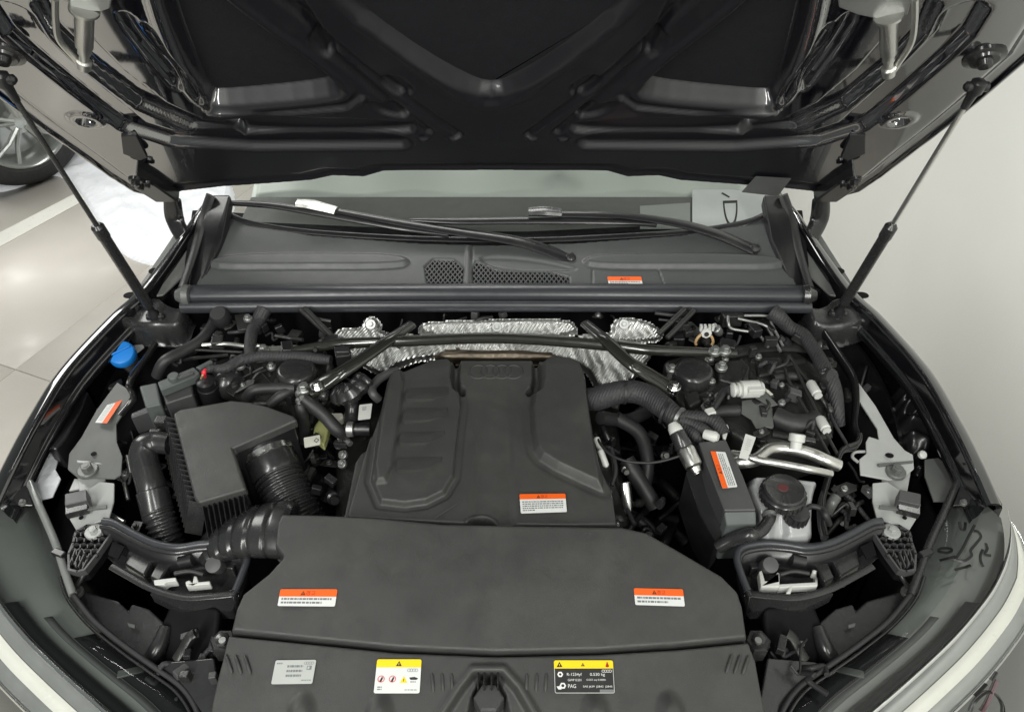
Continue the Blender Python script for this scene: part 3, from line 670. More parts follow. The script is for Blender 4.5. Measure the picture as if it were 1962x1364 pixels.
# cowl seal: ribbed rubber extrusion across the bay
sy, sz = P(952, 570, 1.0).y, 1.0
pr = [(.030, -.03), (.028, .012), (.022, .019), (.010, .021), (.0, .019), (-.008, .012), (-.010, .004), (-.009, -.001), (-.013, .002), (-.020, .003), (-.026, -.002), (-.028, -.010), (-.026, -.018), (-.02, -.022)]
pr = [(a, b) for a, b in [tuple(v[:2]) for v in cat([Vector((a, b, 0)) for a, b in pr], 4)]]
xs = np.linspace(P(352, 565, 1.0).x, -P(352, 565, 1.0).x, 60)
loft('cowl_seal', [[Vector((x, sy + a - .012 * (1 - (x / .7) ** 2) * 0, sz + b - .004 * (x / .65) ** 2)) for a, b in pr] for x in xs], 'seal_rubber', car, 'twin-ribbed rubber seal running across the front of the cowl', smooth=60)
for s in (-1, 1):
    e = on(s, P(1546, 566, 1.005))[0]; lathe('seal_end_clip', e + Vector((s * -.012, 0, 0)), (s, 0, 0), [(0, .022), (.012, .024), (.02, .018), (.03, .012)], 'dull_metal' if s < 0 else 'satin_plastic', car, 14)
    # moulded end caps that carry the strut feet
    fr = frame_z(1600, 585, .985)
    pts = [(1545, 598), (1540, 580), (1562, 584), (1580, 578), (1590, 568), (1630, 566), (1655, 576), (1690, 600), (1672, 608), (1640, 622), (1590, 622), (1556, 616)]
    hf('cowl_end_cap', fr, [((fr.px(*p)[0]) if s > 0 else (-(fr.pt(*fr.px(*p)).x) - fr.o.x), fr.px(*p)[1]) for p in pts], lambda U, V, d: .012 * np.sin(U * 60) * .3 - .25 * np.clip(-.02 - V, 0, 1), .003, 'satin_plastic', car, skirt=.05, edge=.012, rnd=2, label='moulded black end cap of the cowl ' + ('above the blue washer cap' if s < 0 else 'beside the white wall'))
    b_ = on(s, P(1606, 612, .955))[0]; bolt(b_, .008, car, 'zinc', (0, -1, .4))
# wipers
def wiper(blade, arm, conn, lab, nut=None):
    w_ = empty('wiper', wsf.pp(*arm[-1], .02), car); w_['label'] = lab
    bp = [wsf.pp(x, y, .022) for x, y in blade]
    v, f = g_tube(cat(bp, 8), [.003, .007, .008, .008, .007, .003], 8, (1.5, .9)); obj('blade', v, f, 'black_plastic', w_, smooth=50)
    v, f = g_tube(cat([p - wsf.n * .009 for p in bp], 8), .003, 6, (.8, 1.6)); obj('blade_rubber', v, f, 'rubber', w_)
    ap = [wsf.pp(x, y, h) for (x, y), h in zip(arm, (.026, .028, .026, .022, .018))]
    v, f = g_tube(cat(ap, 8), [.006, .008, .010, .012, .013], 8, (1.5, .6)); obj('arm', v, f, 'black_plastic', w_, smooth=40)
    cp = [wsf.pp(x, y, .033) for x, y in conn]
    v, f = g_tube(cat(cp, 4), [.009, .011, .009], 8, (1.5, .8)); obj('connector', v, f, 'aluminium' if conn[0][0] < 700 else 'satin_plastic', w_)
    pv = wsf.pp(*arm[-1], .02); lathe('pivot_cap', pv + wsf.n * .004, wsf.n, [(-.02, .013), (.002, .012), (.007, .010), (.009, .005)], 'satin_plastic', w_, 20)
wiper([(432, 396), (520, 402), (610, 416), (700, 432), (780, 446), (860, 458)], [(640, 413), (770, 438), (880, 455), (1000, 473), (1092, 503)], [(576, 404), (605, 407), (650, 418)], 'black wiper with a pale metal connector, pivoting beside the cowl grille')
wiper([(788, 430), (880, 433), (1000, 432), (1110, 432), (1200, 434), (1256, 438)], [(1060, 420), (1180, 424), (1290, 438), (1370, 458), (1440, 486)], [(1012, 420), (1040, 419), (1075, 422)], 'black wiper lying flat above the cowl grille with its arm towards the wall')

# ================================================================== ENGINE COVER
ef = frame2((950, 1000), .935, (950, 690), .962)
eu = lambda *pts: [ef.px(*p) for p in q('Q', *pts)]
e_out = eu((385, 190), (470, 172), (620, 112), (720, 92), (860, 84), (1330, 84), (1590, 92), (1670, 130), (1712, 230), (1730, 400), (1765, 600), (1812, 800), (1890, 950), (1945, 1230), (1600, 1240), (990, 1235), (400, 1200), (-10, 1170), (10, 1090), (95, 705), (140, 640), (225, 590), (268, 470), (340, 205))
panL = chaikin(eu((362, 195), (470, 174), (640, 106), (796, 84), (786, 288), (866, 350), (828, 660), (798, 975), (560, 1092), (228, 1050), (300, 520)), 1)
ridge = chaikin(eu((382, 200), (474, 196), (440, 520), (372, 932), (268, 940), (330, 520)), 1)
gvL = chaikin(eu((798, 78), (850, 80), (836, 262), (884, 300), (868, 348), (786, 290)), 1)
gvR = chaikin(eu((1332, 80), (1378, 84), (1388, 292), (1312, 345), (1288, 318), (1336, 268)), 1)
panR = chaikin(eu((1385, 84), (1600, 92), (1682, 140), (1715, 280), (1750, 600), (1822, 985), (1770, 968), (1400, 800), (1325, 690), (1306, 352), (1388, 300)), 1)
mid = eu((955, 420), (1195, 440), (1200, 800), (1218, 1250), (905, 1250), (935, 900), (958, 600))
note = ef.px(*q('Q', (990, 1236))[0])
skL = eu((340, 205), (268, 470), (228, 590), (240, 600), (190, 760), (65, 1200), (-20, 1200), (95, 700), (200, 560), (300, 200))
skR = eu((1875, 950), (1900, 1230), (1960, 1230), (1900, 940))
vm0, vm1 = eu((1000, 450))[0][1], eu((1000, 800))[0][1]
def eng_h(U, V, d):
    H = -.004 * (U / .25) ** 2
    s = sdf(panL, U, V); H += .009 * ss(.002, -.005, s) - .003 * ss(.009, .003, np.abs(s - .005))
    H += .010 * ss(.006, -.004, sdf(ridge, U, V))
    H -= .020 * ss(.003, -.004, sdf(gvL, U, V)); H -= .020 * ss(.003, -.004, sdf(gvR, U, V))
    s = sdf(panR, U, V); H += .015 * np.clip((.001 - s) / .011, 0, 1) - .002 * ss(.012, .002, np.abs(s - .006))
    H -= .008 * ss(.006, -.010, sdf(mid, U, V)) * ss(vm0, vm1, V)
    H -= .03 * ss(.003, -.006, sdf(skL, U, V)) + .02 * ss(.002, -.005, sdf(skR, U, V))
    r = np.hypot(U - note[0], V - note[1]); H -= .05 * ss(.026, .021, r); H += .003 * ss(.005, .001, np.abs(r - .028))
    return H
eng = hf('engine_cover', ef, e_out, eng_h, .0017, 'cover_plastic', car, skirt=.07, edge=.012, label='dark grey plastic engine cover with louvres and a four-ring emblem')
for k, (tl, tr, tip, bl, br) in enumerate([((500, 318), (770, 300), (765, 350), (484, 402), (660, 396)), ((482, 452), (765, 440), (762, 492), (468, 548), (640, 536)), ((452, 612), (745, 600), (735, 630), (446, 698), (620, 690)), ((432, 782), (730, 770), (720, 800), (426, 882), (590, 868))]):
    pp = [ef.pp(*q('Q', p)[0], h) for p, h in ((tl, .0092), (tr, .0088), (tip, .0092), (br, .0155), (bl, .0185))]
    lo = [ef.pp(*q('Q', p)[0], .004) for p in (tl, tr, tip, br, bl)]
    obj('louvre', pp + lo, [(0, 4, 3, 2, 1)[::-1], (1, 2, 7, 6), (2, 3, 8, 7), (3, 4, 9, 8), (4, 0, 5, 9)], 'cover_plastic', eng, bevel=.0015)
for k in range(4):
    c = ef.pp(*q('Q', (968 + k * 79, 182))[0], -.0035)
    n = 40; v = []; f = []
    for i in range(n):
        a = 2 * math.pi * i / n
        for j in range(6):
            b = 2 * math.pi * j / 6; rr = 1 + .0 ; v.append(c + ef.u * ((.0178 + .0022 * math.cos(b)) * math.cos(a)) + ef.v * ((.0178 + .0022 * math.cos(b)) * math.sin(a)) + ef.n * (.0018 * math.sin(b) + .0032))
    for i in range(n):
        for j in range(6): f.append((i * 6 + j, ((i + 1) % n) * 6 + j, ((i + 1) % n) * 6 + (j + 1) % 6, i * 6 + (j + 1) % 6))
    obj('emblem_ring', v, f, 'cover_plastic', eng, smooth=180)
warn('warning_label', eng, [ef.pp(x, y, .0035) for x, y in ((995, 949), (1083, 948), (1086, 983), (998, 986))], 5, 'orange and white warning sticker on the engine cover', 11, w=60, h=26, band=.28, last=.3)
# raised moulded code line
mb = MB()
for i in range(14):
    a = Vector(q('Q', (678, 1166))[0]).lerp(Vector(q('Q', (832, 1066))[0]), i / 14); p = ef.pp(a.x, a.y, .001); mb.add(*g_box(p, (.0022, .004, .001), ef.u, ef.n))
mb.build('moulded_code', 'grey_plastic', eng)

# ================================================================== FRONT AIR INTAKE COVER
nf = frame2((950, 1255), .905, (950, 1000), .950)
nu = lambda *pts: [nf.px(*p) for p in pts]
n_out = nu((535, 976), (620, 979), (720, 985), (850, 998), (1000, 1001), (1192, 1003), (1240, 1013), (1300, 1046), (1388, 1096), (1421, 1128), (1432, 1160), (1442, 1226), (1300, 1241), (1150, 1252), (950, 1257), (760, 1248), (600, 1231), (431, 1212), (443, 1164), (458, 1132), (510, 1092), (534, 1066), (518, 1046), (524, 1000))
xn = nf.uv((0, 0, 0))[0]
pl = n_out
def int_h(U, V, d):
    H = -.006 * ((U - xn) / .35) ** 2 + .004 * np.sin((V) * 9)
    H += .0035 * ss(.02, .004, np.abs(d + .0)) * 0
    return H
inta = hf('intake_cover', nf, n_out, int_h, .0024, 'cover_plastic', car, skirt=.05, edge=.009, label='wide dark grey plastic air intake cover across the front of the bay')
lf = frame2((950, 1364), .884, (950, 1256), .9015)
lu = lambda *pts: [lf.px(*p) for p in pts]
l_out = lu((431, 1208), (600, 1226), (760, 1243), (950, 1251), (1150, 1246), (1300, 1236), (1440, 1221), (1456, 1262), (1472, 1345), (1478, 1420), (960, 1430), (390, 1420), (396, 1345), (424, 1232))
lat = lu((908, 1287), (962, 1287), (990, 1318), (1024, 1376), (1040, 1440), (830, 1440), (846, 1376), (884, 1318))
latc = lu((922, 1300), (950, 1300), (966, 1330), (990, 1440), (880, 1440), (906, 1330))
lump = [lu(p)[0] for p in ((574, 1378), (724, 1380), (1143, 1380), (1288, 1378))]
def low_h(U, V, d):
    H = -.006 * ((U - xn) / .35) ** 2
    s = sdf(lat, U, V); H += .006 * ss(.010, .002, np.abs(s - .004)); H -= .014 * ss(.002, -.006, s); H -= .05 * ss(.004, -.004, sdf(latc, U, V))
    for a, b in lump: H += .011 * ss(.026, .008, np.hypot(U - a, (V - b) * .6))
    H -= .008 * ss(-.030, -.01, V - .02) * 0
    return H
low = hf('lock_panel_cover', lf, l_out, low_h, .0022, 'cover_plastic', car, skirt=.05, edge=.006, label='lower front section of the dark plastic cover carrying three stickers')
for x, y in ((437, 1268), (455, 1269), (473, 1270), (829, 1307), (848, 1307), (866, 1307), (1009, 1307), (1028, 1307), (1046, 1307), (1398, 1268), (1414, 1269), (1430, 1270)):
    sl = (x - 935) / 500 * 6
    a, b = lf.pp(x + sl, y - 18, .0005), lf.pp(x - sl, y + 18, .0005)
    dz = Vector((0, 0, -.006 * ((x - 935) / 520) ** 2 ))
    v, f = g_tube([a + dz, a.lerp(b, .15) + dz, a.lerp(b, .85) + dz, b + dz], [.001, .0026, .0026, .001], 8, (1, .9)); obj('moulded_rib', v, f, 'cover_plastic', low, smooth=50)
for x in (916, 928, 942, 954):
    box('latch_rib', lf.pp(x, 1303, -.004), (.0022, .026, .016), 'black_plastic', low, bevel=.0006)
lathe('latch_guide', lf.pp(936, 1344, -.035), (0, 0, 1), [(0, .022), (.03, .022), (.034, .019)], 'grey_plastic', low, 6, smooth=30)
warn('warning_label', inta, [nf.pp(x, y, .001) for x, y in ((538, 1129), (647, 1129), (642, 1162), (532, 1161))], 2, 'orange and white warning sticker on the intake cover, towards the air filter box', 21, w=62, h=20, band=.44, last=.8)
warn('warning_label', inta, [nf.pp(x, y, .001) for x, y in ((1214, 1127), (1308, 1129), (1312, 1162), (1217, 1159))], 2, 'orange and white warning sticker on the intake cover, towards the coolant tank', 22, w=58, h=20, band=.42, last=.7)
# stickers of the lower cover
dz = -.0022
L = Label([lf.pp(x, y, .0008 + dz) for x, y in ((528, 1264), (606, 1263), (598, 1309), (519, 1310))], 60, 36)
L.rrect(0, 0, 60, 36, 2.5, 'label_silver', .0006)
for i, t in enumerate(('225 50R 60', '225 50R 60', '235 55R 60')): L.lines(19, 42, 8 + i * 7, 12 + i * 7, 1, 'ink_grey', .0009, 40 + i, 1, .8)
L.lines(3, 11, 4, 6.5, 1, 'ink_grey', .0009, 45, 1, .8); L.lines(43, 57, 30, 32, 1, 'ink_grey', .0009, 46, 1, .6)
for k in range(4): L.ring(45 + k * 3.3, 5, 2.2, .5, 'ink_grey', .0009, 14)
L.poly([(48, 9), (55, 9), (55, 15), (48, 15)], 'ink_grey', .0009).poly([(49, 10), (52, 10), (52, 14), (49, 14)], 'label_silver', .0011)
L.build('info_label', low, 'plain silver information sticker on the front cover')
L = Label([lf.pp(x, y, .0008) for x, y in ((723, 1263), (808, 1263), (804, 1328), (716, 1328))], 60, 46)
L.rrect(0, 0, 60, 46, 2.5, 'label_white', .0006); L.rrect(0, 0, 60, 11, 2.5, 'yellow', .0009, (1, 1, 0, 0)); L.tri(30, 6.2, 4, 'ink', 'yellow', .0012)
for k in range(4): L.ring(44 + k * 3.3, 15, 2.2, .5, 'ink_grey', .0009, 14)
for x in (8, 23): L.ring(x, 27, 4.6, .9, 'red', .0012, 20); L.poly([(x - 2, 30), (x + .5, 24), (x + 2.5, 25), (x + .5, 31)], 'ink', .0009)
L.tri(38, 28, 5, 'yellow', 'ink', .0010); L.poly([(45, 25), (52, 24), (57, 26), (55, 28), (47, 28)], 'ink', .0009); L.lines(47, 54, 30, 33, 1, 'ink_grey', .0009, 51, 1)
L.lines(4, 10, 37, 43, 2, 'ink_grey', .0009, 52, 1, .5); L.lines(40, 56, 41, 43, 1, 'ink_grey', .0009, 53, 1)
L.build('caution_label', low, 'white sticker with yellow header and four safety symbols')
L = Label([lf.pp(x, y, .0008) for x, y in ((1061, 1265), (1174, 1265), (1178, 1328), (1063, 1328))], 80, 44)
L.rrect(0, 0, 80, 44, 2.5, 'label_silver', .0005); L.rrect(1, 8, 79, 43, 1.5, 'ink', .0008); L.rrect(0, 0, 80, 11, 2.5, 'yellow', .0010, (1, 1, 0, 0))
L.tri(7.5, 6, 4, 'ink', 'yellow', .0013); L.tri(39, 6, 2.6, 'ink', 'yellow', .0013); L.poly([(72, 1.5), (74.5, 8), (73, 9.5), (70.5, 9.5), (69.5, 8)], 'ink_red', .0013)
L.ring(8, 19, 4, 2.2, 'ink_white', .0011, 6); L.ring(11, 34, 4.4, 2.2, 'ink_white', .0011, 6); L.poly([(2.5, 35), (8, 34.4), (9, 39), (5, 39)], 'ink_white', .0011)
L.text('R-1234yf', 17, 22, 5, 'ink_white', .0011, wid=20); L.text('0.530 kg', 48, 22, 5, 'ink_white', .0011, wid=20)
L.text('GWP 0.501', 18, 28, 3, 'ink_white', .0011, wid=18); L.text('CO2 eq 0.000t', 43, 28, 3, 'ink_white', .0011, wid=26)
L.text('PAG', 18, 37, 5, 'ink_white', .0011, wid=10.5); L.text('SAE J639  J2842  J2845', 38, 37, 3.2, 'ink_white', .0011, wid=39)
for k in range(4): L.ring(66 + k * 3.2, 14.5, 2, .6, 'ink_white', .0011, 14)
L.poly([(60, 39), (79, 39), (79, 43), (60, 43)], 'ink_grey', .0011)
L.build('refrigerant_label', low, 'black sticker with yellow header reading R-1234yf and PAG')

# ================================================================== HEAT SHIELD, STRUT BRACE
sf = frame2((950, 745), .885, (950, 612), .985)
su = lambda *p: [sf.px(*x) for x in p]
shield = empty('heat_shield', sf.pp(950, 660), car); shield['label'] = 'embossed silver foil heat shield behind the engine cover'
def foil_h(a, b): return lambda U, V, d: a * np.sin(U * 31 + 5 * np.sin(V * 23)) + b * np.sin(V * 60 + U * 14)
hf('shield_panel', sf, su((804, 645), (801, 622), (828, 616), (950, 612), (1088, 611), (1104, 622), (1106, 644), (950, 650)), foil_h(.002, .001), .003, 'foil', shield, skirt=.02, rnd=1)
hf('shield_wing', sf, su((636, 650), (638, 634), (660, 628), (690, 628), (697, 610), (712, 606), (724, 614), (728, 640), (800, 640), (800, 652), (690, 662)), foil_h(.002, .002), .003, 'foil', shield, skirt=.02, rnd=1)
hf('shield_wing', sf, su((1106, 640), (1172, 642), (1178, 614), (1200, 608), (1240, 614), (1268, 630), (1274, 642), (1256, 656), (1130, 654)), foil_h(.002, .002), .003, 'foil', shield, skirt=.02, rnd=1)
lw = Fr(sf.pp(950, 690, -.012), sf.u, sf.v)
lx = lambda *p: [lw.px(*x) for x in p]
hf('shield_bowl', lw, lx((650, 672), (690, 660), (830, 652), (1110, 655), (1255, 672), (1235, 700), (1205, 740), (1150, 752), (1120, 700), (1040, 680), (860, 680), (770, 695), (736, 722), (700, 706)), lambda U, V, d: .006 * np.sin(U * 24 + 1) + .004 * np.sin(V * 50 + U * 30) - .01 * np.cos(U * 9), .003, 'foil', shield, skirt=.03, rnd=1)
hf('shield_scorch', lw, lx((850, 668), (1050, 668), (1075, 684), (1050, 696), (860, 696), (825, 684)), lambda U, V, d: .012 + .004 * np.sin(U * 50), .004, 'foil_brown', shield, skirt=.03, rnd=1)
for x, y in ((952, 627), (711, 622), (1195, 622)): bolt(sf.pp(x, y, .003), .0055, shield, 'zinc', sf.n, flange=2.0)
br = empty('strut_brace', P(950, 660, .99), car); br['label'] = 'dark steel strut brace with a curved crossbar and two angled rods'
tube('crossbar', [P(560, 672, .965), P(610, 664, .975), P(660, 658, .985), P(780, 654, .992), P(900, 648, .996), P(1000, 649, .996), P(1120, 658, .992), P(1240, 670, .985), P(1330, 674, .975), P(1410, 678, .965)], [.008, .010, .011, .011, .011, .011, .011, .011, .010, .008], 'bar_metal', br, 16, 6)
for s, pts in ((-1, [(788, 622, .985), (740, 655, 1.0), (700, 684, 1.0), (650, 716, .99), (604, 744, .965), (590, 752, .963)]), (1, [(1122, 620, .985), (1160, 652, 1.0), (1205, 694, .995), (1230, 710, .985), (1284, 744, .965), (1296, 752, .963)])):
    tube('brace_rod', [P(*p) for p in pts], [.010, .0115, .0115, .013, .015, .011], 'bar_metal', br, 16, 8, flat=(1.25, .75))
for x, y, z in ((609, 741, .978), (1291, 742, .978)): bolt(P(x, y, z), .0085, br, 'steel')
for x, y, z, r in ((583, 745, .965, .009), (505, 671, .965, .008), (1369, 673, .978, .008), (1389, 672, .978, .008), (1382, 703, .955, .008), (1287, 707, .955, .007), (460, 700, .95, .007), (520, 702, .95, .006), (475, 610, .985, .006)):
    bolt(P(x, y, z), r, car, 'zinc')
slab('bar_clamp', [P(636, 650, .99), P(668, 646, .99), P(673, 680, .985), P(642, 684, .985)], .03, 'black_plastic', br, bevel=.004)
slab('bar_clamp_tab', [P(640, 664, 1.0), P(668, 662, 1.0), P(669, 674, .996), P(643, 675, .996)], .01, 'satin_plastic', br, bevel=.002)
slab('brace_plate', [P(480, 664, .96), P(570, 660, .965), P(575, 676, .96), P(490, 690, .955)], .01, 'aluminium', br, bevel=.002)
for a, b in (((575, 592, 1.0), (628, 640, .97)), ((585, 592, 1.0), (640, 648, .97)), ((1330, 595, 1.0), (1278, 648, .97)), ((1312, 592, 1.0), (1262, 640, .97))):
    tube('brace_stay', [P(*a), P(*b)], .006, 'dark_metal', br, 8)

# ================================================================== AIR FILTER BOX (left)
af = frame2((440, 960), .955, (440, 768), .972)
au = lambda *p: [af.px(*x) for x in p]
a_top = [(331, 792), (345, 783), (443, 766), (478, 769), (514, 778), (562, 796), (570, 804), (520, 826), (446, 858), (472, 936), (380, 963), (372, 955)]
afb = empty('air_filter_box', af.pp(430, 870, -.1), car); afb['label'] = 'black plastic air filter box with ribbed sides and a tilted flat lid'
slab('lid', [af.pp(*p) for p in a_top], .022, 'cover_plastic', afb, bevel=.005, d=-af.n, seg=3)
bot = [(300, 812, .86), (330, 775, .87), (443, 766, .88), (568, 806, .88), (520, 830, .88), (452, 862, .88), (480, 940, .85), (376, 1018, .83), (366, 1012, .83)]
slab('housing', [af.pp(*p, -.02) for p in [(335, 796), (443, 768), (512, 780), (562, 802), (518, 824), (446, 854), (468, 932), (382, 958)]], .16, 'black_plastic', afb, bevel=.004)
for i in range(17):
    t = i / 16; a = Vector((331, 797)).lerp(Vector((377, 958)), t)
    p = af.pp(a.x, a.y, -.006); b = p + Vector((-.030, -.004, -.085))
    v, f = g_box((p + b) / 2, ((b - p).length, .0028, .03), b - p, Vector((0, 1, 0)).cross(b - p)); obj('rib', v, f, 'satin_plastic', afb, bevel=.001, seg=1)
for i in range(9):
    t = (i + .5) / 9; a = Vector((382, 962)).lerp(Vector((470, 938)), t); p = af.pp(a.x, a.y, -.012); b = p + Vector((.0, -.035, -.10))
    v, f = g_box((p + b) / 2, ((b - p).length, .002, .014), b - p, Vector((1, 0, 0)).cross(b - p)); obj('rib', v, f, 'black_plastic', afb, bevel=.0008, seg=1)
# clips on the left flank
for x, y in ((312, 812), (300, 838)): box('clip', P(x, y, .93), (.022, .02, .03), 'satin_plastic', afb, bevel=.003)
# outlet spigot + clamp + corrugated hose
sp0, sp1 = P(508, 856, .905), P(529, 904, .882); axs = (sp1 - sp0).normalized()
lathe('outlet_spigot', sp0 - axs * .02, axs, [(0, .046), (.03, .046), (.045, .043), (.07, .043)], 'black_plastic', afb, 28)
lathe('hose_clamp', sp0 + axs * .012, axs, [(0, .0475), (.001, .0485), (.012, .0485), (.013, .0475)], 'steel', afb, 28)
bolt(sp0 + axs * .018 + Vector((-.047, -.012, .01)), .007, afb, 'steel', (-.6, -.4, .5))
lathe('hose_cuff', sp0 + axs * .025, axs, [(0, .0455), (.03, .047), (.036, .045)], 'satin_plastic', afb, 28)
corrug('outlet_hose', [sp0 + axs * .055, P(545, 938, .868), P(568, 985, .845), P(585, 1020, .82)], .0435, .0028, .0095, 'satin_plastic', car, 28, 'black corrugated outlet hose of the air filter box')
# snorkel elbow and its corrugated hose
e0 = [P(326, 850, .93), P(300, 848, .93), P(280, 856, .927), P(276, 880, .915), P(288, 925, .895), P(292, 942, .885)]
v, f = g_tube(cat(e0, 10), [.020, .021, .025, .0255, .0255, .0255], 20); obj('snorkel', v, f, 'satin_plastic', afb, smooth=60)
lathe('snorkel_cuff', P(292, 938, .888), (P(303, 985, .86) - P(292, 938, .888)), [(0, .026), (.002, .0285), (.05, .0275), (.056, .025)], 'satin_plastic', afb, 24)
corrug('inlet_hose', [P(302, 978, .866), P(311, 1005, .85), P(322, 1040, .825), P(335, 1080, .79)], .0262, .0022, .0105, 'satin_plastic', car, 22, 'thin black corrugated inlet hose of the air filter box')
# big bellows duct from the intake cover
dp = [P(560, 1014, .905), P(525, 1014, .903), P(478, 1018, .893), P(435, 1030, .87), P(405, 1050, .84)]
pp = resample(cat(dp, 10), .0035)
def bel(t): 
    k = (t * 6.0) % 1; return (.056 - .014 * t) * (1 - .10 * (1 if k < .22 else 0)) 
v, f = g_tube(pp, bel, 28, (1, .62)); obj('bellows_duct', v, f, 'satin_plastic', car, smooth=60, label='ribbed black bellows duct joining the intake cover to the air filter box')

# ================================================================== LEFT: FUSE BOX, HOSES, WASHER
fb = empty('fuse_box', P(330, 760, .9), car); fb['label'] = 'grey-green plastic fuse and relay box behind the air filter box'
slab('box_end', W3('G', .955, (72, 722), (230, 690), (268, 880), (130, 912)), .07, 'box_plastic', fb, bevel=.004)
slab('box_lid', W3('G', .968, (232, 688), (552, 556), (604, 606), (560, 640), (262, 762)), .02, 'box_plastic', fb, bevel=.003)
slab('lid_rail', W3('G', .974, (400, 640), (540, 590), (552, 606), (415, 660)), .01, 'grey_plastic', fb, bevel=.002)
slab('box_body', W3('G', .945, (272, 770), (530, 680), (548, 800), (300, 880)), .06, 'grey_plastic', fb, bevel=.004)
lathe('box_cap', W3('G', .968, (380, 660))[0], (0, 0, 1), [(0, .011), (.007, .011), (.009, .009)], 'box_plastic', fb, 20)
slab('box_tray', W3('G', .92, (0, 960), (130, 905), (300, 880), (520, 800), (560, 830), (300, 930), (150, 950), (0, 1000)), .05, 'grey_plastic', fb, bevel=.004)
slab('box_tail', W3('G', .965, (560, 560), (700, 488), (722, 512), (600, 580)), .02, 'box_plastic', fb, bevel=.003)
con = W3('G', .955, (648, 668))[0]
lathe('relay_plug', con + Vector((0, 0, -.06)), (.05, -.1, 1), [(0, .021), (.045, .020), (.046, .018), (.062, .018), (.064, .014)], 'black_plastic', fb, 20)
tube('red_wire', W3('G', .97, (650, 650, .965), (640, 610, .985), (655, 575, .99)), [.003, .005, .002], 'red', fb, 8)
tube('tan_wire', W3('G', .97, (615, 660, .965), (628, 630, .985)), .002, 'tan', fb, 6)
lathe('vacuum_ball', W3('G', .92, (850, 690))[0], (0, 0, 1), [(-.04, .012), (-.03, .026), (-.01, .034), (.01, .034), (.025, .024), (.03, .01)], 'satin_plastic', car, 20, smooth=80)
def hose(name, win, z, pts, r, mat='rubber', k=8, label=None, n=12): return tube(name, W3(win, z, *pts), r, mat, car, n, k, label=label)
hose('hose', 'D', .96, [(1240, 590, .985), (1215, 650), (1150, 740), (1040, 810), (935, 868), (893, 950, .93)], [.016, .013, .012, .012, .012, .012], label='black hose bending down behind the fuse box')
lathe('hose_grommet', W3('D', .985, (1245, 605))[0], (0, -.4, 1), [(-.02, .020), (.0, .021), (.01, .016)], 'rubber', car, 16)
hose('wiring_loom', 'D', .97, [(1500, 570, .985), (1465, 640), (1432, 700), (1420, 790), (1425, 840)], [.017, .015, .0125, .012, .012], 'tape', label='taped wiring loom dropping from the cowl')
hose('wiring_loom', 'D', .965, [(1180, 910), (1280, 905), (1370, 860), (1480, 838), (1650, 838), (1760, 846), (1880, 860)], [.008, .010, .0115, .011, .011, .012, .010], 'tape', label='taped wiring loom running along the dark suspension turret')
hose('metal_pipe', 'D', .965, [(1150, 775), (1280, 768), (1400, 782), (1480, 780)], .005, 'aluminium')
hose('thin_line', 'D', .955, [(1090, 800), (1240, 808), (1380, 815)], .003, 'dark_metal')
for a in [[(1000, 880, .9), (1100, 850, .93), (1300, 830, .95)], [(1560, 720, .97), (1650, 735, .96), (1720, 745, .965)], [(1700, 570, .99), (1780, 620, .985), (1880, 640, .98)]]: hose('thin_line', 'D', .95, a, .004, 'dark_metal')
slab('bracket_tab', W3('D', .975, (1330, 600), (1400, 590), (1420, 680), (1350, 690)), .006, 'dark_metal', car, bevel=.002)
slab('bracket_tab', W3('D', .965, (1590, 750), (1660, 745), (1670, 800), (1600, 805)), .015, 'black_plastic', car, bevel=.003)
slab('turret_top', [P(x, y, .925) for x, y in ((400, 690), (470, 668), (600, 668), (640, 690), (625, 740), (560, 770), (480, 775), (420, 740))], .12, 'dark_metal', car, bevel=.012, label='dark pressed suspension turret under the angled rod by the fuse box')
def turret(x, y, z, lab):
    t = empty('turret_cap', P(x, y, z), car); t['label'] = lab
    lathe('cap', P(x, y, z) - Vector((0, 0, .012)), (0, 0, 1), [(-.02, .040), (.0, .040), (.016, .038), (.021, .034), (.022, .03), (.024, .012)], 'satin_plastic', t, 36)
    lathe('cap_ring', P(x, y, z) - Vector((0, 0, .034)), (0, 0, 1), [(0, .05), (.008, .05), (.012, .044)], 'dark_metal', t, 32)
turret(568, 712, .958, 'round black turret cap beside the fuse box loom'); turret(1329, 712, .958, 'round black turret cap beside the white connector')
# washer filler
wn = empty('washer_filler', P(232, 700, .9), car); wn['label'] = 'blue capped washer fluid filler beside the wing'
cp = P(233, 678, .935); lathe('cap', cp, (.15, -.45, 1), [(-.012, .024), (-.010, .0275), (.004, .0275), (.008, .025), (.0095, .02), (.010, .005)], 'blue', wn, 32)
box('cap_grip', cp + Vector((.0, -.004, .011)), (.046, .004, .006), 'blue', wn, ex=(.8, .6, .1), ez=(.15, -.45, 1), bevel=.0015)
lathe('neck', cp + Vector((-.004, .012, -.012)), (.15, -.45, 1), [(-.07, .018), (-.02, .020), (-.018, .023), (-.006, .023), (0, .021)], 'washer_neck', wn, 24)
slab('neck_bracket', W3('M', .90, (790, 520), (880, 470), (890, 500), (860, 545), (780, 545)), .01, 'dark_metal', wn, bevel=.002)
slab('filler_plate', W3('M', .925, (930, 235), (1040, 225), (1045, 245), (985, 290)), .004, 'grey_metal', wn, bevel=.001)
# black stay running down beside the washer
tube('side_stay', W3('M', .93, (1130, 215, .96), (1060, 330, .95), (960, 470, .94), (945, 540), (970, 620), (880, 740, .91)), [.005, .005, .006, .006, .005, .005], 'dark_paint', car, 10, flat=(1, 1.8), label='black painted stay edging the inner wing by the washer cap')
